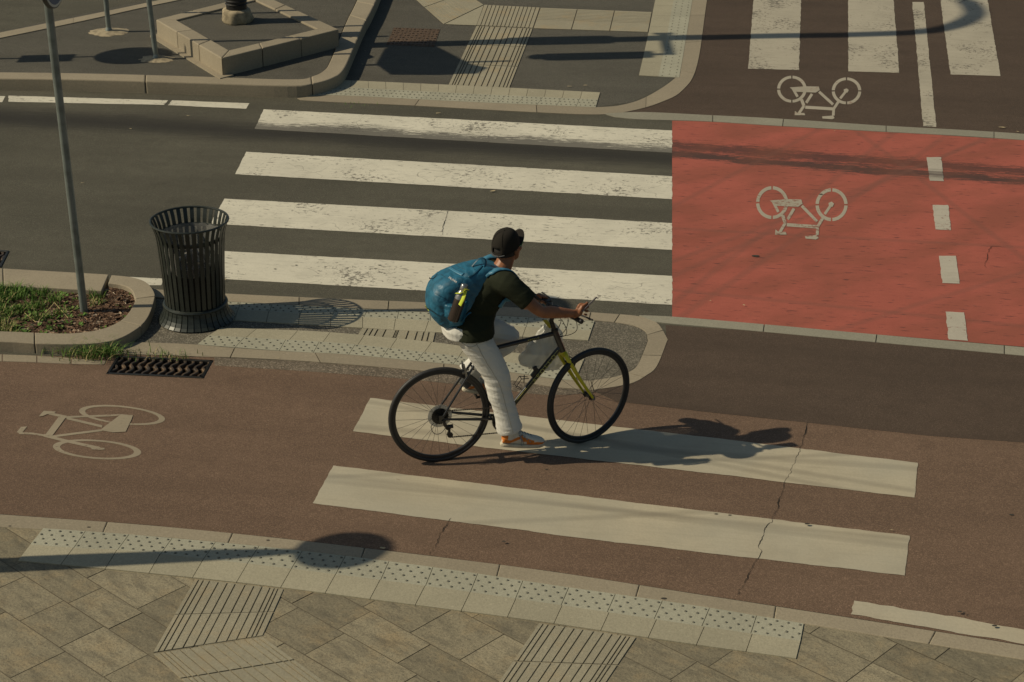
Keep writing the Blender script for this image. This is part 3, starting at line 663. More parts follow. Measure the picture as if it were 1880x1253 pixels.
def blade(bm,p,h,w,lean,az,rn,r):
    d=Vector((math.cos(az),math.sin(az),0)); s=Vector((-d.y,d.x,0))*w; pts=[(0,0),(.35*lean,.5),(lean,.85),(lean*1.7,.95)]
    prev=None
    for k,(a,b) in enumerate(pts):
        c=p+d*(a*h)+Vector((0,0,b*h)); ww=(1,.8,.45,.05)[k]
        cur=(bm.verts.new(c-s*ww),bm.verts.new(c+s*ww))
        if prev: f=bm.faces.new((prev[0],prev[1],cur[1],cur[0])); f[rn]=r
        prev=cur
def grass():
    xs=[p.x for p in SOIL]; ys=[p.y for p in SOIL]
    bg=bmesh.new(); rg=bg.faces.layers.float.new('rnd'); bc=bmesh.new(); rc=bc.faces.layers.float.new('rnd')
    n=0
    for _ in range(44000):
        p=Vector((random.uniform(min(xs),max(xs)),random.uniform(min(ys),max(ys)),.035))
        if not inside(p,SOIL): continue
        u,v=to_px(p)
        if u<-60: continue
        dens=(150-u)/190*1.0 + (566-v)/50*.85 -.1 + noise.noise(p*5)*.9 + noise.noise(p*2.1+Vector((4,0,0)))*.5
        if v>598 and u<120: dens+=.35
        if random.random()<dens*.6 and dens>.15:
            green=noise.noise(p*4+Vector((9,1,1)))*.5+.4+(560-v)/120
            r=random.random()
            if r>green+.62: r=.8+random.random()*.2
            else: r=random.random()*.8
            blade(bg,p,random.uniform(.025,.085)*(1+.4*max(0,dens-.5)),random.uniform(.0022,.005),random.uniform(.1,.75),random.uniform(0,6.28),rg,r)
        elif random.random()<.5:
            s=random.uniform(.005,.017); M=Matrix.Translation(p+Vector((0,0,random.uniform(0,.014))))@Matrix.Rotation(random.uniform(0,6.28),4,'Z')@Matrix.Rotation(random.uniform(-.7,.7),4,'X')
            l=random.uniform(1,2.4)
            vt=[bc.verts.new(M@Vector(q)) for q in ((-s*l,-s*.6,0),(s*l,-s*.5,.002),(s*l*.9,s*.5,0),(-s*l*.8,s*.6,.003))]; f=bc.faces.new(vt); f[rc]=random.random()
    for _ in range(260):                                        # low broad-leaved weeds
        p=Vector((random.uniform(min(xs),max(xs)),random.uniform(min(ys),max(ys)),.04)); u,v=to_px(p)
        if not inside(p,SOIL) or u<-50 or u>150 and random.random()<.8: continue
        for k in range(7):
            az=random.uniform(0,6.28); d=Vector((math.cos(az),math.sin(az),random.uniform(.1,.8))); s=Vector((-d.y,d.x,0)); l=random.uniform(.018,.04); r=random.choice((.2,.4,.55,.74))
            a=p+d*.01; vt=[bg.verts.new(a),bg.verts.new(a+d*l*.5+s*l*.3),bg.verts.new(a+d*l),bg.verts.new(a+d*l*.5-s*l*.3)]; f=bg.faces.new(vt); f[rg]=r
    for (a,b) in (((75,585),(100,556)),((100,556),(125,584)),((45,575),(66,592)),):   # bleached stalks
        tube(bg,[G(*a,.05),G(*b,.14 if b[1]<570 else .06)],.003,5)
        for f in bg.faces[-7:] if False else []: pass
    bg.faces.ensure_lookup_table()
    for f in bg.faces[-3*7:]: f[rg]=.95
    tag(obj('grass',bg,M_GRASS),'green and dry grass with weeds in the kerbed bed','grass',kind='stuff')
    tag(obj('bark_mulch',bc,M_CHIP),'brown bark mulch round the sign post foot','mulch',kind='stuff')
grass()
def weed(px,n,h,sp,label,z=.006):
    c=G(*px,z); bm=bmesh.new(); rn=bm.faces.layers.float.new('rnd')
    for _ in range(n):
        p=Vector((random.gauss(0,sp),random.gauss(0,sp*.45),0)); r=random.random()*.75 if random.random()<.8 else random.uniform(.84,1)
        blade(bm,p,random.uniform(.4,1)*h,.003,random.uniform(.2,1.1),random.uniform(0,6.28),rn,r)
    o=obj('weed_tuft',bm,M_GRASS); o.location=c; tag(o,label,'weed',group='weeds in the kerb joints'); return o
weed((180,651),420,.10,.13,'largest grass tuft growing where the planter kerb meets the path')
weed((300,655),60,.05,.10,'thin weeds along the kerb edge above the drain grate')
weed((120,652),30,.10,.05,'sparse grass blades leaning over the planter kerb')
weed((92,648),14,.04,.03,'tiny dry weed at the planter kerb joint')
weed((335,660),26,.05,.05,'small weed at the right end of the drain grate',.006)
weed((650,193),16,.03,.12,'faint dry weeds along the far footpath kerb')
# ---------------------------------------------------------------- drains and covers
def drain(P,name,label,nb,pitname):
    q=[G(u,v,0) for u,v in P]; c=sum(q,Vector())/4
    root=empty(name,(c.x,c.y,0)); loc=[p-c for p in q]
    bm=bmesh.new(); D=Vector((0,0,-.22))
    t=[bm.verts.new(p) for p in loc]; b=[bm.verts.new(p+D) for p in loc]
    for k in range(4): bm.faces.new((t[k],t[(k+1)%4],b[(k+1)%4],b[k]))
    bm.faces.new(b); obj(pitname,bm,M_PIT,root)
    bm=bmesh.new(); w=.022
    a,b_,c_,d=loc
    for p,r in ((a,b_),(b_,c_),(c_,d),(d,a)):
        dr=(r-p).normalized(); nn=Vector((-dr.y,dr.x,0)); 
        if nn.dot(-(p+r)/2)<0: nn=-nn
        m=(p+r)/2+nn*w/2; box(bm,m+Vector((0,0,-.012)),((r-p).length+.004,w,.04),Matrix.Rotation(math.atan2(dr.y,dr.x),3,'Z'))
    o=obj('grate_frame',bm,M_DSTEEL,root); bevel(o,.003,1)
    bm=bmesh.new()
    for i in range(nb):
        f=(i+.5)/nb
        p0=a.lerp(b_,f);p1=d.lerp(c_,f); n=18; ax=(p1-p0).normalized(); sx=(b_-a).normalized()
        pts=[p0.lerp(p1,.03+.94*k/n)+sx*(.016*math.sin(k/n*6.283*2.0))+Vector((0,0,-.006)) for k in range(n+1)]
        rings=[]
        for k,p in enumerate(pts):
            hw=.0135*(1+.25*math.cos(k/n*6.283*4)); rings.append([bm.verts.new(p+sx*x+Vector((0,0,z))) for x,z in ((-hw,-.03),(hw,-.03),(hw,0),(hw*.6,.006),(-hw*.6,.006),(-hw,0))])
        ringbridge(bm,rings)
    for f in (.34,.67):
        p0=a.lerp(d,f);p1=b_.lerp(c_,f); rod(bm,p0+Vector((0,0,-.03)),p1+Vector((0,0,-.03)),.008,n=6)
    fixn(bm); obj('grate_bars',bm,M_IRON,root); tag(root,label,'drain grate'); return root
drain(PIT,'drain_grate','rusty wavy barred drain grate in the brown path below the bin',12,'drain_pit')
drain(PITB,'drain_grate','dark drain grate cut off by the left picture edge',7,'drain_pit')
def cover():
    q=[G(u,v,.006) for u,v in ((723,51),(808,54),(797,86),(709,82))]; c=sum(q,Vector())/4; bm=bmesh.new(); l=[p-c for p in q]
    strip(bm,[l[0],l[1]],[l[3],l[2]],.004,n=1,gap=0,zb=-.005,px=False,smooth=False)
    for i in range(12):
        for j in range(8):
            a=(i+.5)/12;b=(j+.5)/8; p=l[0].lerp(l[1],a).lerp(l[3].lerp(l[2],a),b); box(bm,p+Vector((0,0,.003)),(.032,.014,.008),Matrix.Rotation(.6 if (i+j)%2 else -.6,3,'Z'))
    fixn(bm); o=obj('manhole_cover',bm,M_RUST); o.location=c; tag(o,'rusty rectangular manhole cover in the far footpath','manhole cover')
cover()
# ---------------------------------------------------------------- sign posts
def post(base,top,r,foot=None,lean=None):
    pass
def disc(bm,c,n,r,th,mi_f=0,mi_b=1,seg=40):
    n=n.normalized(); x,y=frame_at(n)
    fr=[bm.verts.new(c+n*th/2+(x*math.cos(t)+y*math.sin(t))*r) for t in [6.28318*k/seg for k in range(seg)]]
    bk=[bm.verts.new(c-n*th/2+(x*math.cos(t)+y*math.sin(t))*r) for t in [6.28318*k/seg for k in range(seg)]]
    f=bm.faces.new(fr); f.material_index=mi_f; f=bm.faces.new(bk[::-1]); f.material_index=mi_b
    for k in range(seg):
        f=bm.faces.new((bk[k],bk[(k+1)%seg],fr[(k+1)%seg],fr[k])); f.material_index=mi_b
def sign_post_blue():
    b=G(155,574,.035); root=empty('sign_post',b)
    # lean towards the camera, shaped to bring the shadow of pole and disc nearer
    H_=3.10; top=Vector((-.0,-.17,H_)); 
    bm=bmesh.new(); rod(bm,Vector((0,0,-.05)),top,.031,n=20); obj('pole',bm,M_GREYPOLE,root,True)
    n=Vector((math.sin(R(86)),-math.cos(R(86)),0)); c=Vector((0,-.155,2.80))+n*.055
    bm=bmesh.new(); disc(bm,c,n,.30,.03,1,1); disc(bm,c+n*.0165,n,.290,.003,2,2); disc(bm,c+n*.019,n,.272,.002,0,0); fixn(bm); obj('sign_disc',bm,[M_BLUE,M_SIGNBACK,M_SIGNW],root)
    bm=bmesh.new()
    for z in (2.66,2.92): bm=bmesh.new(); tube(bm,[Vector((.036*math.cos(t),.036*math.sin(t)-z*.056,z)) for t in [6.28*k/16 for k in range(16)]],.008,6,closed=True); box(bm,Vector((0,-z*.056,z))+n*.03,(.03,.05,.03)); obj('bracket',bm,M_DSTEEL,root)
    tag(root,'tall grey pole with a round blue sign standing in the grassy bed','sign post')
sign_post_blue()
def mortar(name,px,z,rx,ry,label,h=.018):
    c=G(*px,z); bm=bmesh.new(); n=40; ring=[]; ring2=[]
    for k in range(n):
        t=6.28318*k/n; d=Vector((math.cos(t)*rx,math.sin(t)*ry,0)); w=1+.25*noise.noise(d*14+Vector((px[0],0,0)))+.12*noise.noise(d*40)
        ring.append(bm.verts.new(d*w)); ring2.append(bm.verts.new(d*w*.6+Vector((0,0,h*(1+.4*noise.noise(d*30))))))
    cc=bm.verts.new((0,0,h*1.2))
    for k in range(n):
        bm.faces.new((ring[k],ring[(k+1)%n],ring2[(k+1)%n],ring2[k])); bm.faces.new((ring2[k],ring2[(k+1)%n],cc))
    o=obj(name,bm,M_MORTAR,smooth=True); return o,c
def grey_post(px,tilt,label,panel=None,H_=3.3,foot=(.21,.17)):
    root=empty('sign_post',G(*px,.132)); b=root.location
    bm=bmesh.new(); top=Vector((tilt*H_,0,H_)); rod(bm,Vector((0,0,0)),top,.030,n=18); lathe(bm,[(.03,.06),(.04,.03),(.05,0.0)],18); obj('pole',bm,M_GREYPOLE,root,True)
    o,_=mortar('mortar_foot',px,.132,foot[0],foot[1],''); o.parent=root
    tag(root,label,'sign post'); return root
gA=grey_post((200,59),-.006,'grey post with a mortar foot farther back on the raised island',H_=2.6,foot=(.24,.20))
gB=grey_post((287,109),-.045,'grey post with a mortar foot nearer the diamond kerb',H_=3.3,foot=(.20,.15))
def shadow_panel(root,px,x0,name,mat,th=.02):
    """panel plate in the plane x=x0 (local to root), its outline taken from the shadow it throws on the ground"""
    base=root.matrix_basis.translation; out=[]
    for u,v in px:
        g=G(u,v,.0); dist=(g.x-(base.x+x0))/SH.x; z=dist/COT; y=g.y-SH.y*dist; out.append(Vector((x0,y-base.y,z-base.z)))
    bm=bmesh.new(); a=[bm.verts.new(p) for p in out]; b=[bm.verts.new(p+Vector((th,0,0))) for p in out]; n=len(a)
    bm.faces.new(a); bm.faces.new(b[::-1])
    for k in range(n): bm.faces.new((a[k],a[(k+1)%n],b[(k+1)%n],b[k]))
    fixn(bm); return obj(name,bm,mat,root)
shadow_panel(gB,[(690,119),(706,90),(745,80),(800,86),(866,120),(895,126),(875,137),(800,138.5),(718,138)],.05,'sign_panel',M_SIGNBACK)
# a further post just outside the left edge: a round sign above a small plate; its shadow lies on the raised island
def outside_post():
    sc=G(250,101,.14); h=2.55; b=sc-SH*(h-.14)*COT; b.z=.14; root=empty('sign_post',b)
    bm=bmesh.new(); rod(bm,Vector((0,0,0)),Vector((0,0,2.95)),.024,n=14); obj('pole',bm,M_GREYPOLE,root,True)
    nrm=Vector((-1,0,0)); bm=bmesh.new(); disc(bm,Vector((-.04,0,h-.14)),nrm,.36,.02,1,1); disc(bm,Vector((-.052,0,h-.14)),nrm,.34,.002,0,0); fixn(bm); obj('sign_disc',bm,[M_BLUE,M_SIGNW],root)
    bm=bmesh.new(); box(bm,Vector((-.04,-.03,1.75-.14)),(.02,.30,.50)); 
    o=obj('sign_plate',bm,M_SIGNW,root); bevel(o,.05,3)
    tag(root,'slim post with round sign and narrow plate outside the left edge, seen by its shadow','sign post')
outside_post()
def near_lamp():
    sc=G(638,1008,.02); h=3.0; b=sc-SH*h*COT; b.z=.015; root=empty('sign_post',b)
    bm=bmesh.new(); tube(bm,[Vector((0,0,0)),Vector((0,0,1.6)),Vector((0,0,2.3)),Vector((0,0,2.62)),Vector((0,0,2.75))],[.10,.085,.072,.045,.03],16); obj('pole',bm,M_GREYPOLE,root,True)
    bm=bmesh.new(); disc(bm,Vector((-.03,0,h)),Vector((-1,.1,0)),.235,.03,0,1); fixn(bm); obj('sign_disc',bm,[M_BLUE,M_SIGNBACK],root)
    tag(root,'tapered pole with round head outside the left edge, shading the near dotted tiles','sign post')
near_lamp()
# ---------------------------------------------------------------- black lamp post in the diamond
def lamp_post():
    b=G(436,40,.325); root=empty('street_lamp',b)
    bm=bmesh.new(); pts=[Vector((0,0,0)),Vector((0,0,.5)),Vector((0,0,2)),Vector((0,0,4.6)),Vector((0,-.02,6.1)),Vector((.0,.2,6.75)),Vector((0,.8,7.15)),Vector((0,1.5,7.2))]
    tube(bm,pts,[.125,.122,.12,.118,.115,.11,.10,.095],20,smooth=5); 
    for z in (.22,.26): lathe(bm,[(.12,z-.012),(.135,z),(.12,z+.012)],20)
    obj('pole',bm,M_BLACKPOLE,root,True)
    bm=bmesh.new(); ell(bm,(0,1.9,7.18),(.16,.42,.09)); obj('lamp_head',bm,M_BLACKPOLE,root,True)
    bm=bmesh.new(); 
    prof=[(.165,0),(.185,.03),(.165,.09),(.172,.13),(.15,.155),(.11,.16)]; n=36; rings=[]
    for r,z in prof:
        ring=[]
        for k in range(n):
            t=6.28318*k/n; w=1+.16*noise.noise(Vector((math.cos(t)*2.2,math.sin(t)*2.2,z*9)))+.08*noise.noise(Vector((math.cos(t)*7,math.sin(t)*7,z*25)))
            ring.append(bm.verts.new((r*w*math.cos(t),r*w*math.sin(t),z)))
        rings.append(ring)
    ringbridge(bm,rings,False); obj('mortar_collar',bm,M_MORTAR,root,True).data.set_sharp_from_angle(angle=3.1)
    tag(root,'black lamp post with a lumpy mortar collar inside the diamond kerb','street lamp')
    def signal(name,y0,z0,z1,xoff,w,label):
        r=empty(name,b+Vector((xoff,y0,z0)))
        bm=bmesh.new(); box(bm,(0,0,(z1-z0)/2),(.22,w,(z1-z0))); o=obj('housing',bm,M_BLACKPOLE,r); bevel(o,.03,2)
        for k in range(3):
            bm=bmesh.new(); z=(z1-z0)*(k+.5)/3; tube(bm,[Vector((-.11,0,z)),Vector((-.32,0,z-.02))],[w*.36,w*.38],16,cap=False); obj('visor',bm,M_BLACKPOLE,r)
        tag(r,label,'traffic light'); return r
    signal('traffic_light',.0,2.65,3.42,-.18,.36,'lower traffic light fixed to the black lamp post above the picture')
    signal('traffic_light',-.72,2.8,3.72,-.1,.30,'offset traffic light on a bracket of the black lamp post above the picture')
    bm=bmesh.new(); rod(bm,Vector((0,-.72,3.86)),Vector((0,.22,3.86)),.045); rod(bm,Vector((0,-.72,3.9)),Vector((0,-.72,3.65)),.04); box(bm,Vector((0,.2,3.86)),(.14,.08,.1)); obj('bracket_arm',bm,M_BLACKPOLE,root)
lamp_post()
# ---------------------------------------------------------------- litter bin
def litter_bin():
    c=G(361,584,.005); root=empty('litter_bin',c); n=34
    prof=[(.232,.13),(.236,.25),(.246,.45),(.256,.62),(.263,.70),(.272,.745),(.284,.785),(.298,.825)]
    bm=bmesh.new()
    for k in range(n):
        t=6.28318*k/n; hw=.0155; rings=[]
        ct,st=math.cos(t),math.sin(t); tan=Vector((-st,ct,0))
        for r,z in prof:
            p=Vector((r*ct,r*st,z)); o=Vector((ct,st,0))*.003; rings.append([bm.verts.new(q) for q in (p-tan*hw-o,p+tan*hw-o,p+tan*hw+o,p-tan*hw+o)])
        ringbridge(bm,rings)
    fixn(bm); obj('basket',bm,M_BIN,root)
    def ring(name,r,z,tr,fz=1.):
        bm=bmesh.new(); m=64; rings=[]
        for k in range(m):
            t=6.28318*k/m; rings.append([bm.verts.new(((r+tr*math.cos(a))*math.cos(t),(r+tr*math.cos(a))*math.sin(t),z+tr*fz*math.sin(a))) for a in [6.28318*j/8 for j in range(8)]])
        ringbridge(bm,rings,False,0,True); fixn(bm); return obj(name,bm,M_BIN,root,True)
    ring('rim',.299,.828,.009); ring('band',.252,.70,.004,4.); ring('collar',.240,.135,.016)
    bm=bmesh.new(); nb=34
    bp=[(.243,.125),(.25,.09),(.262,.055),(.28,.025),(.300,.006)]
    for k in range(nb):
        t=6.28318*(k+.5)/nb; ct,st=math.cos(t),math.sin(t); tan=Vector((-st,ct,0)); rings=[]
        for r,z in bp:
            hw=r*3.1416/nb*.86; p=Vector((r*ct,r*st,z)); o=Vector((ct,st,.6))*.004; rings.append([bm.verts.new(q) for q in (p-tan*hw-o,p+tan*hw-o,p+tan*hw+o,p-tan*hw+o)])
        ringbridge(bm,rings)
    lathe(bm,[(.235,.13),(.243,.085),(.255,.05),(.272,.02),(.29,.003)],48)
    fixn(bm); obj('base',bm,M_BIN,root)
    bm=bmesh.new(); prof=[(.0,.02),(.19,.02),(.205,.2),(.215,.42),(.218,.50),(.19,.51),(0,.50)]; m=40; rings=[]
    for r,z in prof: rings.append([bm.verts.new((max(r,.001)*(1+.05*noise.noise(Vector((math.cos(6.283*k/m)*4,math.sin(6.283*k/m)*4,z*6))))*math.cos(6.28318*k/m),max(r,.001)*math.sin(6.28318*k/m),z)) for k in range(m)])
    ringbridge(bm,rings,False); obj('inner_drum',bm,M_TRASH,root,True)
    bm=bmesh.new(); rings=[]; m=72
    for j in range(12):
        z=.43+j*.026; r=.225+.012*j/11
        rings.append([bm.verts.new((r*(1+.045*noise.noise(Vector((math.cos(6.283*k/m)*6,math.sin(6.283*k/m)*6,z*14))))*math.cos(6.28318*k/m),r*(1+.045*noise.noise(Vector((math.cos(6.283*k/m)*6,math.sin(6.283*k/m)*6,z*14+4))))*math.sin(6.28318*k/m),z+.02*noise.noise(Vector((k*.5,j,0))))) for k in range(m)])
    ringbridge(bm,rings,False); obj('bag_liner',bm,M_BAGIN,root,True)
    # rubbish showing at the top
    for i in range(9):
        a=random.uniform(0,6.28); rr=random.uniform(0,.14); bm=bmesh.new(); bmesh.ops.create_icosphere(bm,subdivisions=3,radius=random.uniform(.04,.07))
        for v in bm.verts: v.co*=1+.5*noise.noise(v.co*28+Vector((i,0,0)))
        o=obj('rubbish',bm,M_TRASHW if i%3 else M_TRASH,root); o.location=(rr*math.cos(a),rr*math.sin(a),.52+random.uniform(-.02,.04)); o.scale=(1.2,1,.7); o.rotation_euler=(a,rr*9,a)
    tag(root,'dark slatted metal litter bin with flared rim and foot beside the crossing','litter bin')
litter_bin()
# ---------------------------------------------------------------- bicycle (local frame: x forward, y left, z up, origin under rear axle)
WR=.345
BB=Vector((.444,0,.272)); RA=Vector((0,0,WR)); FA=Vector((1.052,.010,WR)); HT=Vector((.800,0,.862)); HB=Vector((.856,0,.715)); ST=Vector((.296,0,.780))
HAX=(HT-HB).normalized(); STEER=R(19)
bike=empty('bicycle',RC,YAW)
def about_head(p): 
    q=Matrix.Rotation(STEER,4,HAX); return HB+q@(Vector(p)-HB)
def wheel(c,yaw,front):
    piv=empty('wheel_tmp'); bpy.data.objects.remove(piv)
    rot=Matrix.Rotation(yaw,3,'Z')
    def circ(R_,y,k,n): t=6.28318*k/n; return Vector((R_*math.cos(t),y,R_*math.sin(t)))
    def tor(prof,n=96):
        bm=bmesh.new(); rings=[[bm.verts.new(circ(r,y,k,n)) for r,y in prof] for k in range(n)]
        ringbridge(bm,rings,False,0,True); fixn(bm); return bm
    rim=obj('wheel',tor([(.322,-.010),(.322,.010),(.316,.0115),(.303,.010),(.299,.005),(.299,-.005),(.303,-.010),(.316,-.0115)]),M_RIM,bike,False)
    rim.location=c; rim.rotation_euler=(0,0,yaw)
    prof=[(.333+.0160*math.cos(a),.0165*math.sin(a)) for a in [6.28318*j/14 for j in range(14)]]
    bm=tor(prof,120); o=obj('tyre',bm,M_RUBBER,rim,True)
    bm=bmesh.new(); hw=.05 if front else .064
    tube(bm,[Vector((0,y,0)) for y in (-hw,-hw+.01,-.034,-.03,-.025,.025,.03,.034,hw-.01,hw)],[.007,.007,.008,.022,.013,.013,.022,.008,.007,.007],16); obj('hub',bm,M_DSTEEL,rim,True)
    sp=None; ns=28
    for k in range(ns):
        side=1 if k%2 else -1; t=6.28318*k/ns; t2=t+(.75 if (k//2)%2 else -.75)
        a=Vector((.021*math.cos(t2),side*.029,.021*math.sin(t2))); b=Vector((.300*math.cos(t),0,.300*math.sin(t)))
        bm=bmesh.new(); rod(bm,a,b,.0011,n=5); obj('spoke',bm,M_SPOKE,rim)
    return rim
wr=wheel(RA,0,False); wf=wheel(FA,STEER,True)
# rear: cassette and protector
bm=bmesh.new()
for i,r in enumerate((.028,.033,.038,.043,.048,.054,.060)): 
    y=-.050+i*.0045; n=int(r*400); ring=[];ring2=[]
    for k in range(n*2):
        rr=r if k%2 else r-.004; t=6.28318*k/(n*2); ring.append(bm.verts.new((rr*math.cos(t),y,rr*math.sin(t)))); ring2.append(bm.verts.new((rr*math.cos(t),y+.0018,rr*math.sin(t))))
    ringbridge(bm,[ring,ring2])
fixn(bm); obj('cassette',bm,M_DSTEEL,wr)
bm=bmesh.new(); disc(bm,Vector((0,-.016,0)),Vector((0,-1,0)),.083,.0015,0,0); fixn(bm); obj('spoke_protector',bm,M_DISC,wr)
# frame
bm=bmesh.new()
tube(bm,[HT-HAX*.018+Vector((-.01,0,0)),ST+Vector((0,0,-.005))],.0155,16); tube(bm,[HB+HAX*.03,BB],.0185,16); tube(bm,[BB,ST+(ST-BB).normalized()*.03],.0155,16)
tube(bm,[HB-HAX*.008,HT+HAX*.008],.021,16); rod(bm,BB+Vector((0,-.036,0)),BB+Vector((0,.036,0)),.022,n=16)
for s in (-1,1):
    tube(bm,[BB+Vector((-.02,s*.02,0)),Vector((.30,s*.034,.288)),Vector((.012,s*.064,WR-.005))],[.011,.010,.0075],12)
    tube(bm,[ST+Vector((-.012,s*.016,-.015)),Vector((.235,s*.030,.69)),Vector((.008,s*.064,WR+.01))],[.009,.0085,.007],12)
    box(bm,Vector((0,s*.066,WR)),(.035,.005,.05))
rod(bm,Vector((.232,-.03,.665)),Vector((.232,.03,.665)),.007); rod(bm,Vector((.352,-.03,.286)),Vector((.352,.03,.286)),.007)
fixn(bm); frame=obj('frame',bm,M_FRAME,bike,True)
# lettering on the right side of the down tube and top tube
dd=(HB+HAX*.03-BB); dn=dd.normalized(); nrm=Vector((0,-1,0)); upv=nrm.cross(dn)
def lettering(txt,p,dirv,size,off,name='lettering',sp=1.1):
    x=dirv.normalized(); z=nrm.copy(); y=z.cross(x); M=Matrix((( x.x,y.x,z.x,p.x),(x.y,y.y,z.y,p.y+off),(x.z,y.z,z.z,p.z),(0,0,0,1))); return text_mesh(txt,size,M,name,M_LETTER,frame,.0006,space=sp)
lettering('APOLLO',BB+dd*.70,dn,.042,-.0195,sp=1.7)
lettering('APOLLO',HT.lerp(ST,.30)+Vector((0,0,-.01)),(HT-ST),.018,-.0165,sp=1.3)
bm=bmesh.new()
for k in (-1,1): rod(bm,BB+dd*.12+Vector((0,-.0155,0))+upv*(.009*k),BB+dd*.95+Vector((0,-.0155,0))+upv*(.009*k),.0016,n=6)
rod(bm,ST.lerp(HT,.05)+Vector((0,-.013,-.008)),ST.lerp(HT,.92)+Vector((0,-.013,-.013)),.0016,n=6)
obj('pinstripe',bm,M_LETTER,frame)
# fork, turned with the handlebar
bm=bmesh.new()
cr=HB-HAX*.035
bm2=bmesh.new()
for s in (-1,1):
    lat=Matrix.Rotation(STEER,3,'Z')@Vector((0,1,0)); 
    c0=about_head(cr); top=c0+lat*(s*.045); ax=FA+lat*(s*.052)
    mid=top.lerp(ax,.55)+ (Matrix.Rotation(STEER,3,'Z')@Vector((-.012,0,0)))
    lg=bmesh.new(); tube(lg,[c0+lat*(s*.012)+Vector((0,0,.012)),top+Vector((0,0,-.02)),mid,ax],[.017,.0155,.0125,.0085],14,smooth=5); obj('fork_leg',lg,M_FORK,bike,True)
    lg=bmesh.new(); box(lg,ax,(.02,.008,.028)); rod(lg,ax,ax+lat*(s*.014),.009,n=10); obj('axle_nut',lg,M_STEEL,bike)
rod(bm,about_head(HB-HAX*.045),about_head(HB-HAX*.004),.0195,n=16); obj('fork_crown',bm,M_FORK,bike,True)
# cockpit
GN=L(1068,591,-.24); bx=Matrix.Rotation(STEER,3,'Z')@Vector((0,1,0)); GC=GN+bx*.262; GF=GN+bx*.53
bm=bmesh.new(); tube(bm,[GN+bx*.01,GN+bx*.2,GC-bx*.03,GC+bx*.03,GF-bx*.2,GF],[.011,.0115,.0135,.0135,.0115,.011],14); obj('handlebar',bm,M_BLKPL,bike,True)
bm=bmesh.new(); s0=HT+HAX*.01; s1=Vector((HT.x-.03,0,.965))+HAX*.02; tube(bm,[s0,s0.lerp(s1,.6),GC+Vector((-.03,0,-.02)),GC],[.0165,.0155,.015,.017],14); rod(bm,GC-bx*.022,GC+bx*.022,.02,n=14); lathe(bm,[(.024,-.004),(.024,.014),(.017,.018)],16,c=(HT.x,HT.y,HT.z)); obj('stem',bm,M_DSTEEL,bike,True)
for e,s in ((GN,1),(GF,-1)):
    bm=bmesh.new(); tube(bm,[e+bx*s*t for t in (-.006,0,.006,.03,.10,.115,.12)],[.012,.0175,.018,.0165,.0165,.018,.013],14); obj('grip',bm,M_BLKPL,bike,True)
    fwd=Matrix.Rotation(STEER,3,'Z')@Vector((1,0,0)); p=e+bx*s*.135
    bm=bmesh.new(); box(bm,p+fwd*.012,(.035,.03,.03),Matrix.Rotation(STEER,3,'Z')); tube(bm,[p+fwd*.03,p+fwd*.055-bx*s*.03,p+fwd*.068-bx*s*.10,p+fwd*.074-bx*s*.155],[.006,.0062,.0058,.0065],8,smooth=3); obj('brake_lever',bm,M_BLKPL,bike,True)
    bm=bmesh.new(); box(bm,p+bx*s*.035-Vector((0,0,.014)),(.045,.032,.03),Matrix.Rotation(STEER,3,'Z')); o=obj('shifter',bm,M_BLKPL,bike); bevel(o,.006,2)
# cables (loops seen in front of the head tube)
def cable(pts,r=.0023):
    bm=bmesh.new(); tube(bm,pts,r,7,smooth=8); obj('cable',bm,M_BLKPL,bike,True)
cable([L(1058,588,-.18),L(1059,606,-.13),L(1046,615,-.05),L(1026,618,0)]); cable([L(1032,588,-.10),L(1040,605,-.07),L(1038,616,-.03),L(1024,619,.0),L(1015,616,.02)])
cable([L(1018,566,.14),L(1030,565,.10),L(1040,572,.0),L(1043,590,-.03),L(1038,606,-.01),L(1028,616,.0)]); cable([L(1008,570,.1),L(1022,576,.03),L(1030,590,.02),L(1022,606,.02)])
cable([HT+Vector((-.02,-.02,-.01)),HT.lerp(ST,.5)+Vector((0,-.014,.012)),ST+Vector((0,-.018,.0)),Vector((.25,-.035,.71))],.002)
# seat
sp=(ST-BB).normalized(); SD=ST+sp*.135
bm=bmesh.new(); rod(bm,ST,SD,.0135,n=14); rod(bm,ST+sp*.015,ST+sp*.035,.02,n=14); obj('seat_post',bm,M_STEEL,bike,True)
bm=bmesh.new(); c=SD+Vector((-.035,0,-.015))
loft(bm,[(c+Vector((x,0,z)),Vector((0,w,0)),Vector((0,0,h)),2.4) for x,w,z,h in ((-.14,.03,.012,.015),(-.12,.07,.014,.026),(-.06,.072,.008,.028),(0,.045,0,.024),(.06,.027,-.002,.02),(.12,.02,-.004,.015),(.14,.008,-.008,.006))],20)
fixn(bm); obj('saddle',bm,M_BLKPL,bike,True)
# drivetrain
bm=bmesh.new()
def ringgear(y,r,ri,n,bm):
    o1=[];o2=[];i1=[];i2=[]
    for k in range(n*2):
        rr=r if k%2 else r-.0045; t=6.28318*k/(n*2); c,s=math.cos(t),math.sin(t)
        o1.append(bm.verts.new(BB+Vector((rr*c,y,rr*s)))); o2.append(bm.verts.new(BB+Vector((rr*c,y-.003,rr*s)))); i1.append(bm.verts.new(BB+Vector((ri*c,y,ri*s)))); i2.append(bm.verts.new(BB+Vector((ri*c,y-.003,ri*s))))
    ringbridge(bm,[o1,o2,i2,i1],False,0,True)
ringgear(-.050,.095,.074,46,bm); ringgear(-.044,.078,.060,38,bm)
for k in range(5):
    t=6.28318*k/5+.3; rod(bm,BB+Vector((0,-.05,0)),BB+Vector((.078*math.cos(t),-.05,.078*math.sin(t))),.008,n=8)
fixn(bm); obj('chainring',bm,M_DSTEEL,bike)
bm=bmesh.new(); disc(bm,BB+Vector((0,-.057,0)),Vector((0,-1,0)),.098,.002,0,0)
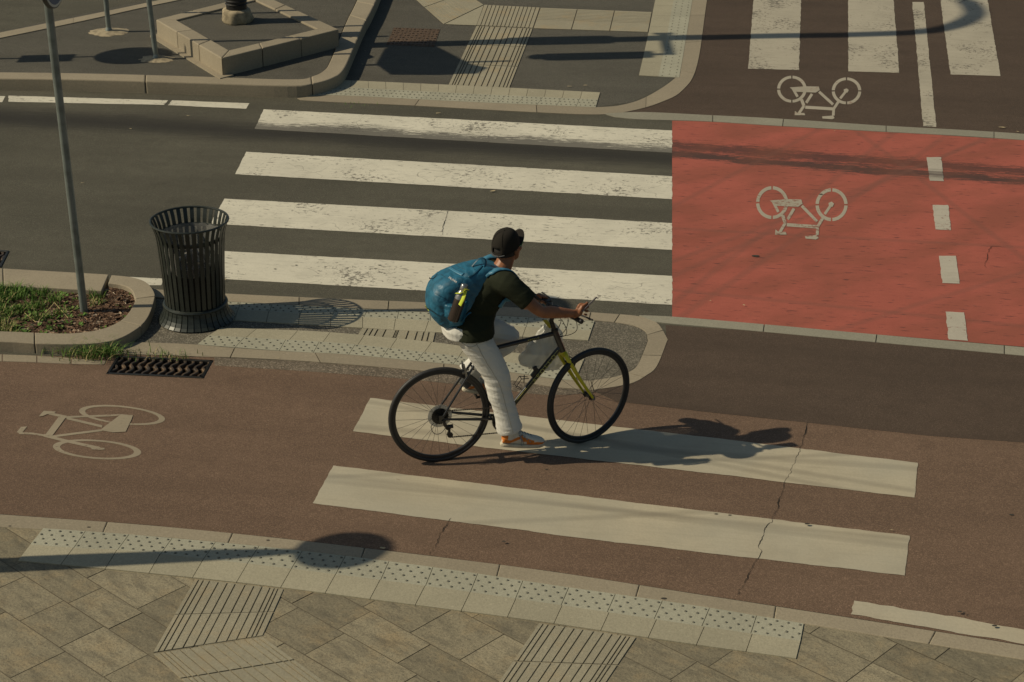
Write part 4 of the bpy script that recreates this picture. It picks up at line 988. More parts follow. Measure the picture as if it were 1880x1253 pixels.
bmesh.ops.delete(bm,geom=[f for f in bm.faces if len(f.verts)>4],context='FACES'); o=obj('chain_guard',bm,M_BLKPL,bike)
cd=Vector((.72,0,-.70)).normalized(); PN=BB+cd*.17+Vector((0,-.075,0)); PF=BB-cd*.17+Vector((0,.075,0))
for e,s in ((PN,-1),(PF,1)):
    bm=bmesh.new(); tube(bm,[BB+Vector((0,s*.06,0)),BB.lerp(Vector((e.x,0,e.z)),.5)+Vector((0,s*.068,0)),e],[.015,.012,.013],12); obj('crank_arm',bm,M_DSTEEL,bike,True)
    bm=bmesh.new(); q=e+Vector((0,s*.058,0)); rod(bm,e,q+Vector((0,s*.04,0)),.006,n=8); box(bm,q+Vector((.035,0,0)),(.012,.075,.018)); box(bm,q+Vector((-.035,0,0)),(.012,.075,.018)); box(bm,q+Vector((0,s*.032,0)),(.08,.01,.016)); box(bm,q-Vector((0,s*.032,0)),(.08,.01,.016)); obj('pedal',bm,M_BLKPL,bike)
# rear derailleur and chain
D0=Vector((.045,-.062,.275)); D1=Vector((.058,-.058,.215))
bm=bmesh.new()
tube(bm,[Vector((.008,-.072,.335)),Vector((.022,-.078,.30)),D0],[.010,.012,.012],10); tube(bm,[D0+Vector((-.02,-.01,.01)),D0+Vector((.03,-.012,.012))],[.012,.014],10); tube(bm,[D0,D1],[.008,.007],8); box(bm,D0.lerp(D1,.5)+Vector((.0,-.006,0)),(.016,.005,.075))
for d in (D0,D1): rod(bm,d+Vector((0,-.004,0)),d+Vector((0,.004,0)),.020,n=14)
obj('derailleur',bm,M_DSTEEL,bike,True)
cable([Vector((.03,-.07,.285)),Vector((-.01,-.075,.245)),Vector((-.055,-.075,.25)),Vector((-.075,-.075,.30)),Vector((-.055,-.07,.325))],.0023)
bm=bmesh.new()
def chain(a,b):
    a,b=Vector(a),Vector(b); n=max(2,int((b-a).length/.0127)); d=(b-a)/n
    for k in range(n): box(bm,a+d*(k+.5),(.0105,.0055 if k%2 else .0035,.008),Matrix.Rotation(-math.atan2(d.z,d.x),3,'Y'))
chain((.01,-.040,WR+.045),(.45,-.047,BB.z+.094)); chain((D1.x,-.05,D1.z-.022),(.43,-.047,BB.z-.094)); chain((D0.x+.02,-.052,D0.z),(D1.x-.02,-.052,D1.z))
for k in range(14):
    t=R(-90+180*k/14+6); p=BB+Vector((.0945*math.cos(t),-.047,.0945*math.sin(t))); box(bm,p,(.0105,.005,.008),Matrix.Rotation(-(t+1.57),3,'Y'))
obj('chain',bm,M_DSTEEL,bike)
# brakes
def brake(c,yaw,s0,mat=M_STEEL,h=1.):
    rot=Matrix.Rotation(yaw,3,'Z'); bm=bmesh.new()
    for s in (-1,1):
        p=c+rot@Vector((0,s*.034,0)); tube(bm,[p,p+rot@Vector((s0*.012,s*.002,.05*h)),p+rot@Vector((s0*.018,-s*.008,.095*h))],[.009,.007,.005],8); box(bm,p+rot@Vector((0,-s*.012,.028)),(.055,.012,.012),rot)
    rod(bm,c+rot@Vector((s0*.018,-.034,.09*h)),c+rot@Vector((s0*.018,.034,.09*h)),.0035,n=6); obj('brake',bm,mat,bike,True)
brake(Vector((.185,0,.615)),0,-1); brake(about_head(Vector((.915,0,.592))),STEER,1,M_DSTEEL,.55)
# bottle cage on the down tube + small pump bracket
bm=bmesh.new(); base=BB+dd*.40; off=upv if upv.z>0 else -upv
f0=base+off*.022-dn*.02
for s in (-1,1):
    tube(bm,[f0+dn*.0+Vector((0,s*.012,0)),f0+off*.058+dn*-.01+Vector((0,s*.026,0)),f0+off*.066+dn*.06+Vector((0,s*.024,0)),f0+off*.02+dn*.09+Vector((0,s*.012,0))],.0028,6)
tube(bm,[f0+off*.066+dn*.06+Vector((0,-.024,0)),f0+off*.072+dn*.065,f0+off*.066+dn*.06+Vector((0,.024,0))],.0028,6); obj('bottle_cage',bm,M_BLKPL,bike)
bm=bmesh.new(); box(bm,BB+dd*.60+off*.028,(.07,.03,.022),Matrix.Rotation(-math.atan2(dn.z,dn.x),3,'Y')); box(bm,BB+dd*.64+off*.045,(.03,.024,.03),Matrix.Rotation(-.3,3,'Y')); o=obj('tube_clamp',bm,M_BLKPL,bike); bevel(o,.005,2)
tag(bike,'black bicycle with a yellow fork ridden across the cream stripe','bicycle')
# ---------------------------------------------------------------- rider
man=empty('person',RC,YAW)
hN=Vector((.195,-.085,.985)); hF=Vector((.195,.095,.985)); kN=Vector((.372,-.115,.612)); kF=L(932,622,.14); aN=Vector((.455,-.13,.225)); aF=Vector((.205,.125,.545))
shN=L(934,524,-.155); shF=L(908,488,.215); neckb=L(921,494,.045); headc=L(931,454,.07)
elN=L(992,572,-.225); wrN=L(1052,576,-.195); elF=L(962,556,.33); wrF=L(986,556,.26)
HY=R(36)                                        # head turned to the left of travel
hx=Vector((math.cos(HY),math.sin(HY),0)); hy=Vector((-math.sin(HY),math.cos(HY),0)); HR=Matrix((hx,hy,Vector((0,0,1)))).transposed()@Matrix.Rotation(R(-9),3,'Y')
HP=lambda x,y,z: headc+HR@Vector((x,y,z))
bm=bmesh.new()
# torso and hidden limbs
loft(bm,[(Vector((.18,0,.93)),Vector((.09,0,0)),Vector((0,.14,0))),(Vector((.20,.0,1.02)),Vector((.09,0,.02)),Vector((0,.145,0))),(Vector((.28,.015,1.14)),Vector((.10,0,-.04)),Vector((0,.14,0))),(Vector((.37,.03,1.26)),Vector((.105,0,-.06)),Vector((0,.16,0))),(neckb+Vector((-.03,0,-.05)),Vector((.06,0,-.03)),Vector((0,.12,0)))],20)
tube(bm,[hN,kN,aN],[.075,.052,.036],14); tube(bm,[hF,kF,aF],[.075,.052,.036],14)
tube(bm,[neckb+Vector((-.035,0,-.04)),neckb+Vector((.01,0,.02)),HP(-.02,0,-.06),HP(-.01,0,0)],[.075,.060,.056,.055],16,smooth=4)
# arms
tube(bm,[shN+Vector((-.02,.03,0)),shN,shN.lerp(elN,.5),elN,elN.lerp(wrN,.3),elN.lerp(wrN,.7),wrN],[.05,.053,.047,.0385,.0415,.034,.0265],16,smooth=3)
tube(bm,[shF+Vector((-.02,-.03,0)),shF,shF.lerp(elF,.5),elF,elF.lerp(wrF,.4),wrF],[.05,.053,.047,.041,.042,.027],16,smooth=3)
# skull, jaw, face
ell(bm,HP(-.008,0,.02),(.094,.075,.10),HR,seg=24); loft(bm,[(HP(.02,0,.0),HR@Vector((.075,0,0)),HR@Vector((0,.068,0))),(HP(.03,0,-.05),HR@Vector((.062,0,0)),HR@Vector((0,.060,0))),(HP(.045,0,-.095),HR@Vector((.042,0,0)),HR@Vector((0,.042,0))),(HP(.055,0,-.112),HR@Vector((.025,0,0)),HR@Vector((0,.025,0)))],18)
ell(bm,HP(.095,0,-.02),(.018,.013,.026),HR); ell(bm,HP(.103,0,-.032),(.015,.016,.011),HR); ell(bm,HP(.085,0,.018),(.018,.055,.012),HR); ell(bm,HP(.088,0,-.066),(.014,.024,.009),HR); ell(bm,HP(.082,0,-.095),(.018,.022,.016),HR)
for s in (-1,1):
    ell(bm,HP(.0,s*.078,-.018),(.020,.009,.032),HR); ell(bm,HP(.004,s*.086,-.008),(.012,.007,.018),HR); ell(bm,HP(.07,s*.042,-.03),(.022,.018,.018),HR)
# hands
def finger(bm,pts,r): tube(bm,pts,[r*1.05,r,r*.92,r*.8][:len(pts)],10,smooth=3); ell(bm,pts[-1],(r*.8,)*3,seg=10)
fw=(wrN-elN).normalized()
# right hand: back of the hand towards the camera, index and thumb hold the phone, the rest curl over the grip
vd=BIKE.to_3x3().inverted()@AF
pd=Vector((.74,0,.67)); pd=(pd-vd*pd.dot(vd)).normalized(); PW=vd; PNM=pd.cross(PW).normalized()
PH0=L(1079,562,-.195)
pal=L(1064,573,-.20); loft(bm,[(wrN-fw*.01,Vector((0,.014,0)),Vector((.008,0,.024))),(wrN+fw*.025+Vector((0,0,.0)),Vector((0,.015,0)),Vector((.01,0,.034))),(pal+Vector((.004,0,.004)),Vector((.002,.0155,0)),Vector((.012,0,.042))),(pal+Vector((.03,.006,.010)),Vector((.002,.0125,0)),Vector((.014,0,.040)))],16)
kn=[pal+Vector((.026,.004,.040)),pal+Vector((.036,.003,.020)),pal+Vector((.040,.003,-.002)),pal+Vector((.036,.004,-.024))]
finger(bm,[kn[0],kn[0]+Vector((.022,.002,.010)),kn[0]+Vector((.034,.014,.010)),kn[0]+Vector((.032,.028,.006))],.0088)
finger(bm,[kn[1],kn[1]+Vector((.022,.002,.005)),kn[1]+Vector((.026,.018,.000)),kn[1]+Vector((.014,.030,-.004))],.0090)
finger(bm,[kn[2],kn[2]+Vector((.018,.004,-.002)),kn[2]+Vector((.021,.020,-.006)),kn[2]+Vector((.008,.030,-.008))],.0086)
finger(bm,[kn[3],kn[3]+Vector((.015,.004,-.006)),kn[3]+Vector((.017,.018,-.010)),kn[3]+Vector((.005,.026,-.010))],.0078)
finger(bm,[wrN+fw*.03+Vector((0,.010,.018)),pal+Vector((-.002,.016,.034)),pal+Vector((.018,.020,.046)),PH0+pd*.004+vd*.01],.0098)
# left hand on its grip
lh=GF-bx*.07; lw=wrF
loft(bm,[(lw,Vector((0,.024,0)),Vector((.004,0,.016))),(lw.lerp(lh,.45)+Vector((0,0,.014)),Vector((0,.038,0)),Vector((0,0,.015))),(lh+Vector((-.012,0,.024)),Vector((-.01,.041,0)),Vector((0,0,.013)))],16)
for i,(o_,r) in enumerate(((-.034,.0085),(-.012,.009),(.011,.0088),(.033,.0078))):
    b=lh+bx*o_; f_=Matrix.Rotation(STEER,3,'Z')@Vector((1,0,0))
    finger(bm,[b+f_*-.004+Vector((0,0,.026)),b+f_*.024+Vector((0,0,.018)),b+f_*.030+Vector((0,0,-.010)),b+f_*.012+Vector((0,0,-.024))],r)
finger(bm,[lw.lerp(lh,.5)-bx*.03,lh-bx*.055+Vector((-.018,0,.004)),lh-bx*.058+Vector((.005,0,-.018))],.0098)
me=remesh(bm,.0048,3); body=link('body',me,M_SKIN,man,True)
# clothes
def fold(me,spots,amp,f=(10,10,34),seed=0.,base=.0015,crease=0.):
    me.update(); nor=[v.normal.copy() for v in me.vertices]
    for v,n in zip(me.vertices,nor):
        w=base/max(amp,1e-6)
        for c,r in spots:
            d=(v.co-c).length; w=max(w,1-d/r) if d<r else w
        p=v.co; q=noise.noise(Vector((p.x*f[0]+seed,p.y*f[1],p.z*f[2]+p.x*f[0]*1.4))); q2=noise.noise(Vector((p.x*f[0]*2.1,p.y*f[1]*2+seed,p.z*f[2]*1.9)))
        rid=(1-abs(q)*2.6)*.8+q2*.4
        if crease:
            q3=noise.noise(Vector((p.x*f[0]*1.5+p.z*9,p.y*f[1]*1.5-seed,p.z*f[2]*1.3-p.x*f[0]*1.1))); rid-=crease*max(0,1-abs(q3)*7)
        v.co=v.co+n*(amp*w*rid)
    me.update()
bm=bmesh.new(); X=lambda a,b,c:Vector((a,b,c))
loft(bm,[(X(.218,0,.936),X(.152,0,.0),X(0,.214,0),2.4),(X(.225,.0,1.01),X(.142,0,.008),X(0,.202,0),2.3),(X(.255,.012,1.10),X(.135,0,-.03),X(0,.16,0),2.3),(X(.32,.022,1.20),X(.125,0,-.06),X(0,.168,0),2.3),(X(.385,.03,1.285),X(.112,0,-.06),X(0,.182,0),2.4),(X(.415,.035,1.34),X(.085,0,-.03),X(0,.165,0),2.3),(neckb+X(-.015,0,-.01),X(.066,0,-.012),X(0,.085,0),2),(neckb+X(-.004,0,.018),X(.060,0,-.02),X(0,.064,0),2)],28)
tube(bm,[shN+X(-.06,.08,.0),shN+X(-.01,.02,.005),shN.lerp(elN,.25),shN.lerp(elN,.58)],[.08,.080,.073,.070],18,smooth=3)
tube(bm,[shF+X(-.06,-.08,.0),shF+X(-.01,-.02,.005),shF.lerp(elF,.25),shF.lerp(elF,.60)],[.08,.076,.070,.068],18,smooth=3)
me=remesh(bm,.0065,4); fold(me,[(X(.24,0,1.05),.26),(shN.lerp(elN,.35),.16),(X(.36,-.1,1.2),.2)],.008,(7,7,17),3.,.002,.2); shirt=link('t_shirt',me,M_TEE,man,True)
SB=bvhtree.BVHTree.FromPolygons([v.co.copy() for v in me.vertices],[tuple(p.vertices) for p in me.polygons])
bm=bmesh.new(); rings=[]                                   # sleeve hems
for a,b,r in ((shN,elN,.0690),(shF,elF,.0670)):
    bm=bmesh.new(); d=(b-a).normalized(); c=a.lerp(b,.585); tube(bm,[c-d*.012,c-d*.006,c+d*.006,c+d*.010],[r,r+.001,r+.001,r-.001],22); obj('sleeve_hem',bm,M_TEE,shirt,True)
def trousers():
    bm=bmesh.new()
    loft(bm,[(X(.165,.0,1.015),X(.120,0,0),X(0,.155,0),2.4),(X(.165,.0,.985),X(.136,0,0),X(0,.172,0),2.4),(X(.17,0,.935),X(.135,0,0),X(0,.172,0),2.3),(X(.195,0,.885),X(.105,0,0),X(0,.14,0),2.2)],26)
    tube(bm,[hN+X(-.02,0,-.0),hN.lerp(kN,.35),kN+X(-.006,0,.03),kN.lerp(aN,.25)+X(-.008,0,0),kN.lerp(aN,.55),kN.lerp(aN,.80),kN.lerp(aN,.955)],[.104,.102,.088,.081,.076,.081,.088],22,smooth=4)
    tube(bm,[hF+X(-.02,0,0),hF.lerp(kF,.4),hF.lerp(kF,.85)+X(0,0,.01),kF+X(.0,0,-.006),kF.lerp(aF,.3),kF.lerp(aF,.6),kF.lerp(aF,.93)],[.108,.096,.083,.082,.075,.070,.071],20,smooth=4)
    me=remesh(bm,.0052,3)
    fold(me,[(hN+X(-.03,0,-.04),.17),(kN+X(-.04,0,.0),.16),(aN+X(-.02,0,.05),.12),(kF,.14),(aF+X(0,0,.04),.1)],.0125,(5,7,21),1.,.0035,.25)
    return link('trousers',me,M_JEANS,man,True)
trou=trousers()
TB=bvhtree.BVHTree.FromPolygons([v.co.copy() for v in trou.data.vertices],[tuple(p.vertices) for p in trou.data.polygons])
def seam(pts,bvh,r,name,mat,par,off=.001,per=8,flat=None):
    P=cat([Vector(p) for p in pts],per); out=[]
    for p in P:
        q=bvh.find_nearest(p); out.append(q[0]+q[1]*off)
    bm=bmesh.new(); tube(bm,out,r,6); return obj(name,bm,mat,par,True)
seam([hN+X(-.02,-.13,.03),hN.lerp(kN,.5)+X(-.02,-.12,0),kN+X(-.01,-.1,0),kN.lerp(aN,.5)+X(0,-.09,0),aN+X(0,-.09,.01)],TB,.0016,'side_seam',M_STITCH,trou)
seam([X(.10,-.17,.93),X(.14,-.19,.90),X(.20,-.18,.91),X(.26,-.16,.95)],TB,.0016,'pocket_seam',M_STITCH,trou)
bm=bmesh.new(); q=TB.find_nearest(X(.17,-.19,.955)); ell(bm,q[0],(.007,.004,.007),seg=10); obj('rivet',bm,M_DSTEEL,trou)
# hem of the trousers
bm=bmesh.new()
for k_,a_,r,f in ((kN,aN,.0885,.96),(kF,aF,.0715,.93)):
    bm=bmesh.new(); d=(a_-k_).normalized(); c=k_.lerp(a_,f); tube(bm,[c-d*.022,c-d*.004,c+d*.004],[r*.985,r*1.0,r*.97],22); obj('trouser_hem',bm,M_JEANS,trou,True)
# shoes
def shoe(heel,toe,side,tilt_name):
    """heel, toe = sole points; builds in shoe space x forward z up then moves"""
    d=(toe-heel); ln=d.length; x=d.normalized(); y=Vector((0,1,0)); y=(y-x*y.dot(x)).normalized(); z=x.cross(y); M=Matrix(((x.x,y.x,z.x,heel.x),(x.y,y.y,z.y,heel.y),(x.z,y.z,z.z,heel.z),(0,0,0,1)))
    k=ln/.30
    S=lambda a,b,c:M@Vector((a*k,b*k,c*k))
    V=lambda a,b,c:(M.to_3x3()@Vector((a*k,b*k,c*k)))
    prof=[(.004,.022,.028,.034),(.012,.031,.048,.050),(.05,.035,.052,.056),(.10,.034,.045,.050),(.15,.039,.034,.042),(.20,.045,.025,.033),(.25,.043,.019,.027),(.282,.032,.015,.021),(.298,.012,.013,.012)]
    bm=bmesh.new(); loft(bm,[(S(px_,0,.022+h),V(0,w,0),V(0,0,hh),2.5) for px_,w,h,hh in prof],24)
    tube(bm,[S(.045,0,.06),S(.048,0,.105)],[.044*k,.040*k],18)
    me=remesh(bm,.0032,3)
    up=link('shoe',me,[M_SHOEW,M_SHOEO],man,True)
    Mi=M.inverted(); 
    for p in me.polygons:
        c=(Mi@p.center)/k; a=c.x; zz=c.z
        o=False; zc=.042+max(0,a-.05)*.50
        if a<.032 and zz>.052: o=True
        if .004<a<.135 and abs(zz-zc)<.011+.05*max(0,.10-a)*(a>.03) : o=True
        if a>.165 and zz<.047-.16*max(0,a-.245): o=True
        if .125<a<.215 and abs(c.y)>.016 and .046<zz<.082-(a-.125)*.28 : o=True
        if .262<a: o=o or zz<.040
        p.material_index=1 if o else 0
    bm=bmesh.new(); 
    rg=[]
    for zz,gr in ((.0,.0),(.004,.003),(.020,.003),(.024,.0)):
        ring=[]
        for j in range(36):
            t=6.28318*j/36; a=.15+.152*math.cos(t); w=.034+.010*max(0,math.sin((a-.08)*9)) ; w*=abs(math.sin(t))**.55 if math.sin(t) else 0
            ring.append(bm.verts.new(S(a+gr*math.cos(t),math.copysign(w+gr,math.sin(t)),zz+.012*max(0,(a-.24)/.06)**2)))
        rg.append(ring)
    ringbridge(bm,rg); fixn(bm); obj('sole',bm,M_SOLE,up,True)
    bm=bmesh.new(); bv=bvhtree.BVHTree.FromPolygons([v.co.copy() for v in me.vertices],[tuple(p.vertices) for p in me.polygons])
    def on(a,b,c,off=.003): q=bv.find_nearest(S(a,b,c)); return q[0]+q[1]*off
    for i in range(5):
        a=.105+i*.021; zt=.105-i*.011
        for s in (-1,1): tube(bm,[on(a,-.020*s,zt-.012),on(a+.008,0,zt+.012),on(a+.016,.020*s,zt-.02)],.0028*k,6,smooth=3)
    tube(bm,[on(.105,-.02,.09),S(.12,-.05,.07),S(.125,-.048,.03),S(.135,-.046,.02)],.0026*k,6,smooth=5); tube(bm,[on(.11,-.02,.088),S(.13,-.052,.06),S(.14,-.05,.035)],.0026*k,6,smooth=5)
    obj('laces',bm,M_LACE,up,True)
    return up
shoe(Vector((.385,-.145,.132)),Vector((.686,-.150,.092)),-1,'')
shoe(Vector((.195,.130,.440)),Vector((.465,.135,.365)),1,'')
bm=bmesh.new(); tube(bm,[aN.lerp(kN,.18),aN+X(-.005,0,-.03),aN+X(-.008,0,-.06)],[.042,.041,.043],16); obj('sock',bm,M_SOCK,man,True)
bm=bmesh.new(); tube(bm,[aF.lerp(kF,.1),aF+X(-.0,0,-.03),X(.235,.13,.49)],[.040,.040,.042],16); obj('sock',bm,M_SOCK,man,True)
# hair, eyes, cap
bm=bmesh.new(); ell(bm,HP(-.022,0,.000),(.088,.076,.085),HR,seg=20); bmesh.ops.bisect_plane(bm,geom=bm.verts[:]+bm.edges[:]+bm.faces[:],plane_co=HP(0,0,-.042),plane_no=(0,0,-1),clear_outer=True); obj('hair',bm,M_HAIR,man,True)
bm=bmesh.new()
for s in (-1,1): bm=bmesh.new(); ell(bm,HP(.083,s*.032,.0),(.011,.013,.009),HR,seg=10); obj('eye',bm,M_EYEW,man,True)
bm=bmesh.new(); tube(bm,[HP(.092,-.055,.004),HP(.05,-.082,.004),HP(-.01,-.086,.0)],.002,6); tube(bm,[HP(.092,.055,.004),HP(.05,.082,.004),HP(-.01,.086,.0)],.002,6)
for s in (-1,1): tube(bm,[HP(.103,s*.034,.002)+HR@Vector((0,.022*math.cos(t),.016*math.sin(t))) for t in [6.28*k/12 for k in range(12)]],.0016,5,closed=True)
obj('glasses',bm,M_DSTEEL,man)
bm=bmesh.new(); n=48; rings=[]                            # crown of the cap
for j in range(13):
    t=j/12*math.pi/2; z=.118*math.sin(t); rr=math.cos(t)**.62 if j<12 else .02
    ring=[]
    for k in range(n):
        a=6.28318*k/n; pan=1+.012*abs(math.sin(a*3)); ring.append(bm.verts.new(HP(-.012+.102*rr*math.cos(a)*pan,.085*rr*math.sin(a)*pan,.008+z-.018*(math.cos(a)<-.0)*(1-j/12)*abs(math.cos(a))+.012*max(0,math.cos(a))*(1-j/12))))
    rings.append(ring)
ringbridge(bm,rings,False); bm.faces.new(rings[-1])
# opening above the rear strap
kill=[f for f in bm.faces if (lambda c:c.x<-.095 and abs(c.y)<.032 and .012<c.z<.040)(HR.transposed()@(f.calc_center_median()-headc))]
bmesh.ops.delete(bm,geom=kill,context='FACES'); fixn(bm)
cap=obj('cap',bm,M_CAP,man,True); m=cap.modifiers.new('t','SOLIDIFY'); m.thickness=.003; m.offset=1
bm=bmesh.new(); ell(bm,HP(-.012,0,.128),(.008,.008,.005),HR,seg=10); obj('button',bm,M_CAP,cap,True)
bm=bmesh.new()
for k in range(6):
    a=6.28318*(k+.5)/6; P=[HP(-.012+.1025*math.cos(t)**.62*math.cos(a),.0855*math.cos(t)**.62*math.sin(a),.009+.119*math.sin(t)) for t in [i/10*math.pi/2*.98 for i in range(11)]]; tube(bm,P,.0014,5)
obj('cap_seam',bm,M_CAP,cap)
bm=bmesh.new(); top=[];bot=[]
for j in range(7):
    s=j/6; rt=[];rb=[]
    for k in range(17):
        a=R(-72+144*k/16); x0=-.012+.100*math.cos(a); y0=.084*math.sin(a); reach=.072*s*math.cos(a*.93)**.55
        p=(x0+reach,y0*(1-.10*s),.022+.50*reach-(y0**2)*(1.2+4.6*s)); rt.append(bm.verts.new(HP(*p))); rb.append(bm.verts.new(HP(p[0],p[1],p[2]-.0035)))
    top.append(rt);bot.append(rb)
for j in range(6):
    for k in range(16):
        bm.faces.new((top[j][k],top[j+1][k],top[j+1][k+1],top[j][k+1])); f=bm.faces.new((bot[j][k],bot[j][k+1],bot[j+1][k+1],bot[j+1][k])); f.material_index=1
for k in range(16): f=bm.faces.new((top[6][k],bot[6][k],bot[6][k+1],top[6][k+1])); f.material_index=1
obj('cap_brim',bm,[M_CAP,M_GREEN],cap,True)
bm=bmesh.new(); tube(bm,[HP(-.095,-.052,-.002),HP(-.117,-.025,-.006),HP(-.121,0,-.007),HP(-.117,.025,-.006),HP(-.095,.052,-.002)],.010,8,flat=.25,smooth=3); box(bm,HP(-.123,-.014,-.008),(.004,.022,.016),HR); obj('cap_strap',bm,M_SOCK,cap,True)
tag(man,'person in black cap, dark green t-shirt and white trousers riding the bicycle, holding a phone','person')
# ---------------------------------------------------------------- phone
ph=empty('phone',RC,YAW); Mp=Matrix((pd,PW,PNM)).transposed().to_3x3()
pc=PH0+pd*.014+vd*.018+vd*.0
bm=bmesh.new(); box(bm,pc,(.138,.070,.0095),Mp); o=obj('phone_body',bm,M_PHONE,ph); bevel(o,.003,2)
bm=bmesh.new(); s=1 if PNM.z>0 else -1; box(bm,pc+PNM*s*.0051,(.130,.062,.0012),Mp); obj('screen',bm,M_SCREEN,ph)
tag(ph,'thin dark smartphone held up edge-on in the right hand','phone')
# ---------------------------------------------------------------- backpack
bp=empty('backpack',RC,YAW); cl=.025
secs=[((812,594),(842,597),.10),((798,585),(856,590),.128),((786,567),(868,570),.145),((785,542),(880,548),.150),((797,517),(892,527),.146),((822,502),(900,511),.136),((856,490),(908,497),.118),((886,482),(914,488),.095)]
S8=[]
for a,b,w in secs:
    A_,B_=L(*a,cl),L(*b,cl); S8.append(((A_+B_)/2,(B_-A_)/2,Vector((0,w,0)),w))
def interp(S,per=4):
    cs=cat([s[0] for s in S],per); aa=cat([s[1] for s in S],per); bb=cat([s[2] for s in S],per); return list(zip(cs,aa,bb))
PS=interp(S8,5)
bm=bmesh.new(); loft(bm,[(c,a,b,3.6) for c,a,b in PS],48)
pk=[c for c,_,_ in PS]
# side pocket bulge and top lid
loft(bm,[(L(838,594,-.10),X(.05,0,.0),X(0,.05,0)),(L(836,575,-.12),X(.07,0,.01),X(0,.055,0)),(L(838,556,-.12),X(.075,0,.01),X(0,.045,0))],18)
me=remesh(bm,.0055,2); fold(me,[(L(820,560,-.1),.25),(L(800,585,0),.24),(L(850,500,-.1),.18),(L(845,555,-.15),.12)],.0095,(9,8,17),6.,.003,.3)
pack=link('bag_body',me,M_PACK,bp,True); PB=bvhtree.BVHTree.FromPolygons([v.co.copy() for v in me.vertices],[tuple(p.vertices) for p in me.polygons])
camL=BIKE.inverted()@CO
def hit(u,v,bvh,off=.002):
    w=BIKE.inverted(); o=camL; d=(w.to_3x3()@ray(u,v)).normalized(); h=bvh.ray_cast(o,d)
    return (h[0]+h[1]*off) if h[0] is not None else L(u,v,-.14)
def pstrip(bvh,pts,w,name,mat,par,off=.003,per=6,th=.0016):
    """fabric band lying on a surface, following points seen on it"""
    P=cat([hit(*p,bvh,off) for p in pts],per); bm=bmesh.new(); prev=None
    for i,p in enumerate(P):
        d=(P[min(i+1,len(P)-1)]-P[max(i-1,0)]).normalized(); q=bvh.find_nearest(p); n=q[1]; s=n.cross(d).normalized()*w/2; row=[]
        for t in (-1,-.33,.33,1):
            z=bvh.find_nearest(p+s*t); row.append(bm.verts.new(z[0]+z[1]*off))
        if prev:
            for k in range(3): bm.faces.new((prev[k],prev[k+1],row[k+1],row[k]))
        prev=row
    fixn(bm); o=obj(name,bm,mat,par,True); m=o.modifiers.new('t','SOLIDIFY'); m.thickness=th; m.offset=0; return o
pstrip(PB,[(826,492),(838,499),(850,505)],.026,'light_panel',M_PACKL,pack,.003)
def pline(pts,r,name,mat): 
    P=cat([hit(*p,PB,.001) for p in pts],6); bm=bmesh.new(); tube(bm,P,r,6); return obj(name,bm,mat,pack,True)
pline([(803,500),(815,508),(828,518)],.0022,'zip',M_PACKD); pline([(787,536),(800,540),(812,546),(822,552)],.002,'zip',M_PACKD)
pline([(838,488),(848,493),(862,500)],.002,'zip',M_PACKD); pline([(855,482),(866,489),(872,496)],.002,'zip',M_PACKD)
pline([(781,562),(785,567),(788,571)],.0032,'lime_loop',M_LIME)
# grab loop, rear toggle
bm=bmesh.new(); a=L(868,486,.03); tube(bm,[L(866,489,.0),L(876,478,.0),L(886,474,.0),L(892,480,-.02),L(890,492,-.05)],.011,8,flat=.35,smooth=4); obj('grab_loop',bm,M_PACKD,bp,True)
bm=bmesh.new(); tube(bm,[L(803,503,.06),L(796,511,.06),L(789,512,.06)],.0022,6,smooth=4); ell(bm,L(789,511,.06),(.005,.005,.005),seg=8); obj('toggle',bm,M_BLKPL,bp)
# label text on the near side of the lid
p0=hit(826,512,PB); p1=hit(838,520,PB); xx=(p1-p0).normalized(); nn=PB.find_nearest((p0+p1)/2)[1]; yy=nn.cross(xx).normalized(); zz=xx.cross(yy); cc=(p0+p1)/2+zz*.010
text_mesh('SALEWA',.019,Matrix(((xx.x,yy.x,zz.x,cc.x),(xx.y,yy.y,zz.y,cc.y),(xx.z,yy.z,zz.z,cc.z),(0,0,0,1))),'lettering',M_TXTW,pack,.001)
# straps over the shoulders, laid on the shirt
def shirt_strap(pts,w,name,mat,off=.012):
    P=cat([Vector(p) for p in pts],8); bm=bmesh.new(); prev=None; s0=None
    for i,p in enumerate(P):
        d=(P[min(i+1,len(P)-1)]-P[max(i-1,0)]).normalized(); q=SB.find_nearest(p); n=q[1]; s=n.cross(d).normalized()*w/2
        if s0 and s.dot(s0)<0: s=-s
        s0=s; row=[]
        for t in (-1,-.4,.4,1):
            z=SB.find_nearest(q[0]+s*t); row.append(bm.verts.new(z[0]+z[1]*(off if abs(t)<1 else off*.6)))
        if prev:
            for k in range(3): bm.faces.new((prev[k],prev[k+1],row[k+1],row[k]))
        prev=row
    fixn(bm); o=obj(name,bm,mat,bp,True); m=o.modifiers.new('t','SOLIDIFY'); m.thickness=.006; m.offset=0; return o
for s in (-1,1):
    y=.04+s*.125
    shirt_strap([X(.29,y,1.38),X(.35,y,1.40),X(.41,y-s*.004,1.40),X(.47,y,1.36),X(.50,y+s*.01,1.30),X(.48,y+s*.03,1.22),X(.40,y+s*.05,1.12)],.058,'shoulder_strap',M_PACKL)
pstrip(PB,[(885,489),(874,500),(860,510)],.014,'compression_strap',M_PACKD,pack,.004)
pstrip(PB,[(845,590),(855,588),(860,585)],.014,'compression_strap',M_PACKD,pack,.004)
bm=bmesh.new(); tube(bm,[L(850,589,-.165),L(858,578,-.17),L(865,574,-.172)],.011,8,flat=.3,smooth=4); obj('hip_belt',bm,M_PACKL,bp,True)
tag(bp,'blue nylon backpack with light blue straps on the rider','backpack')
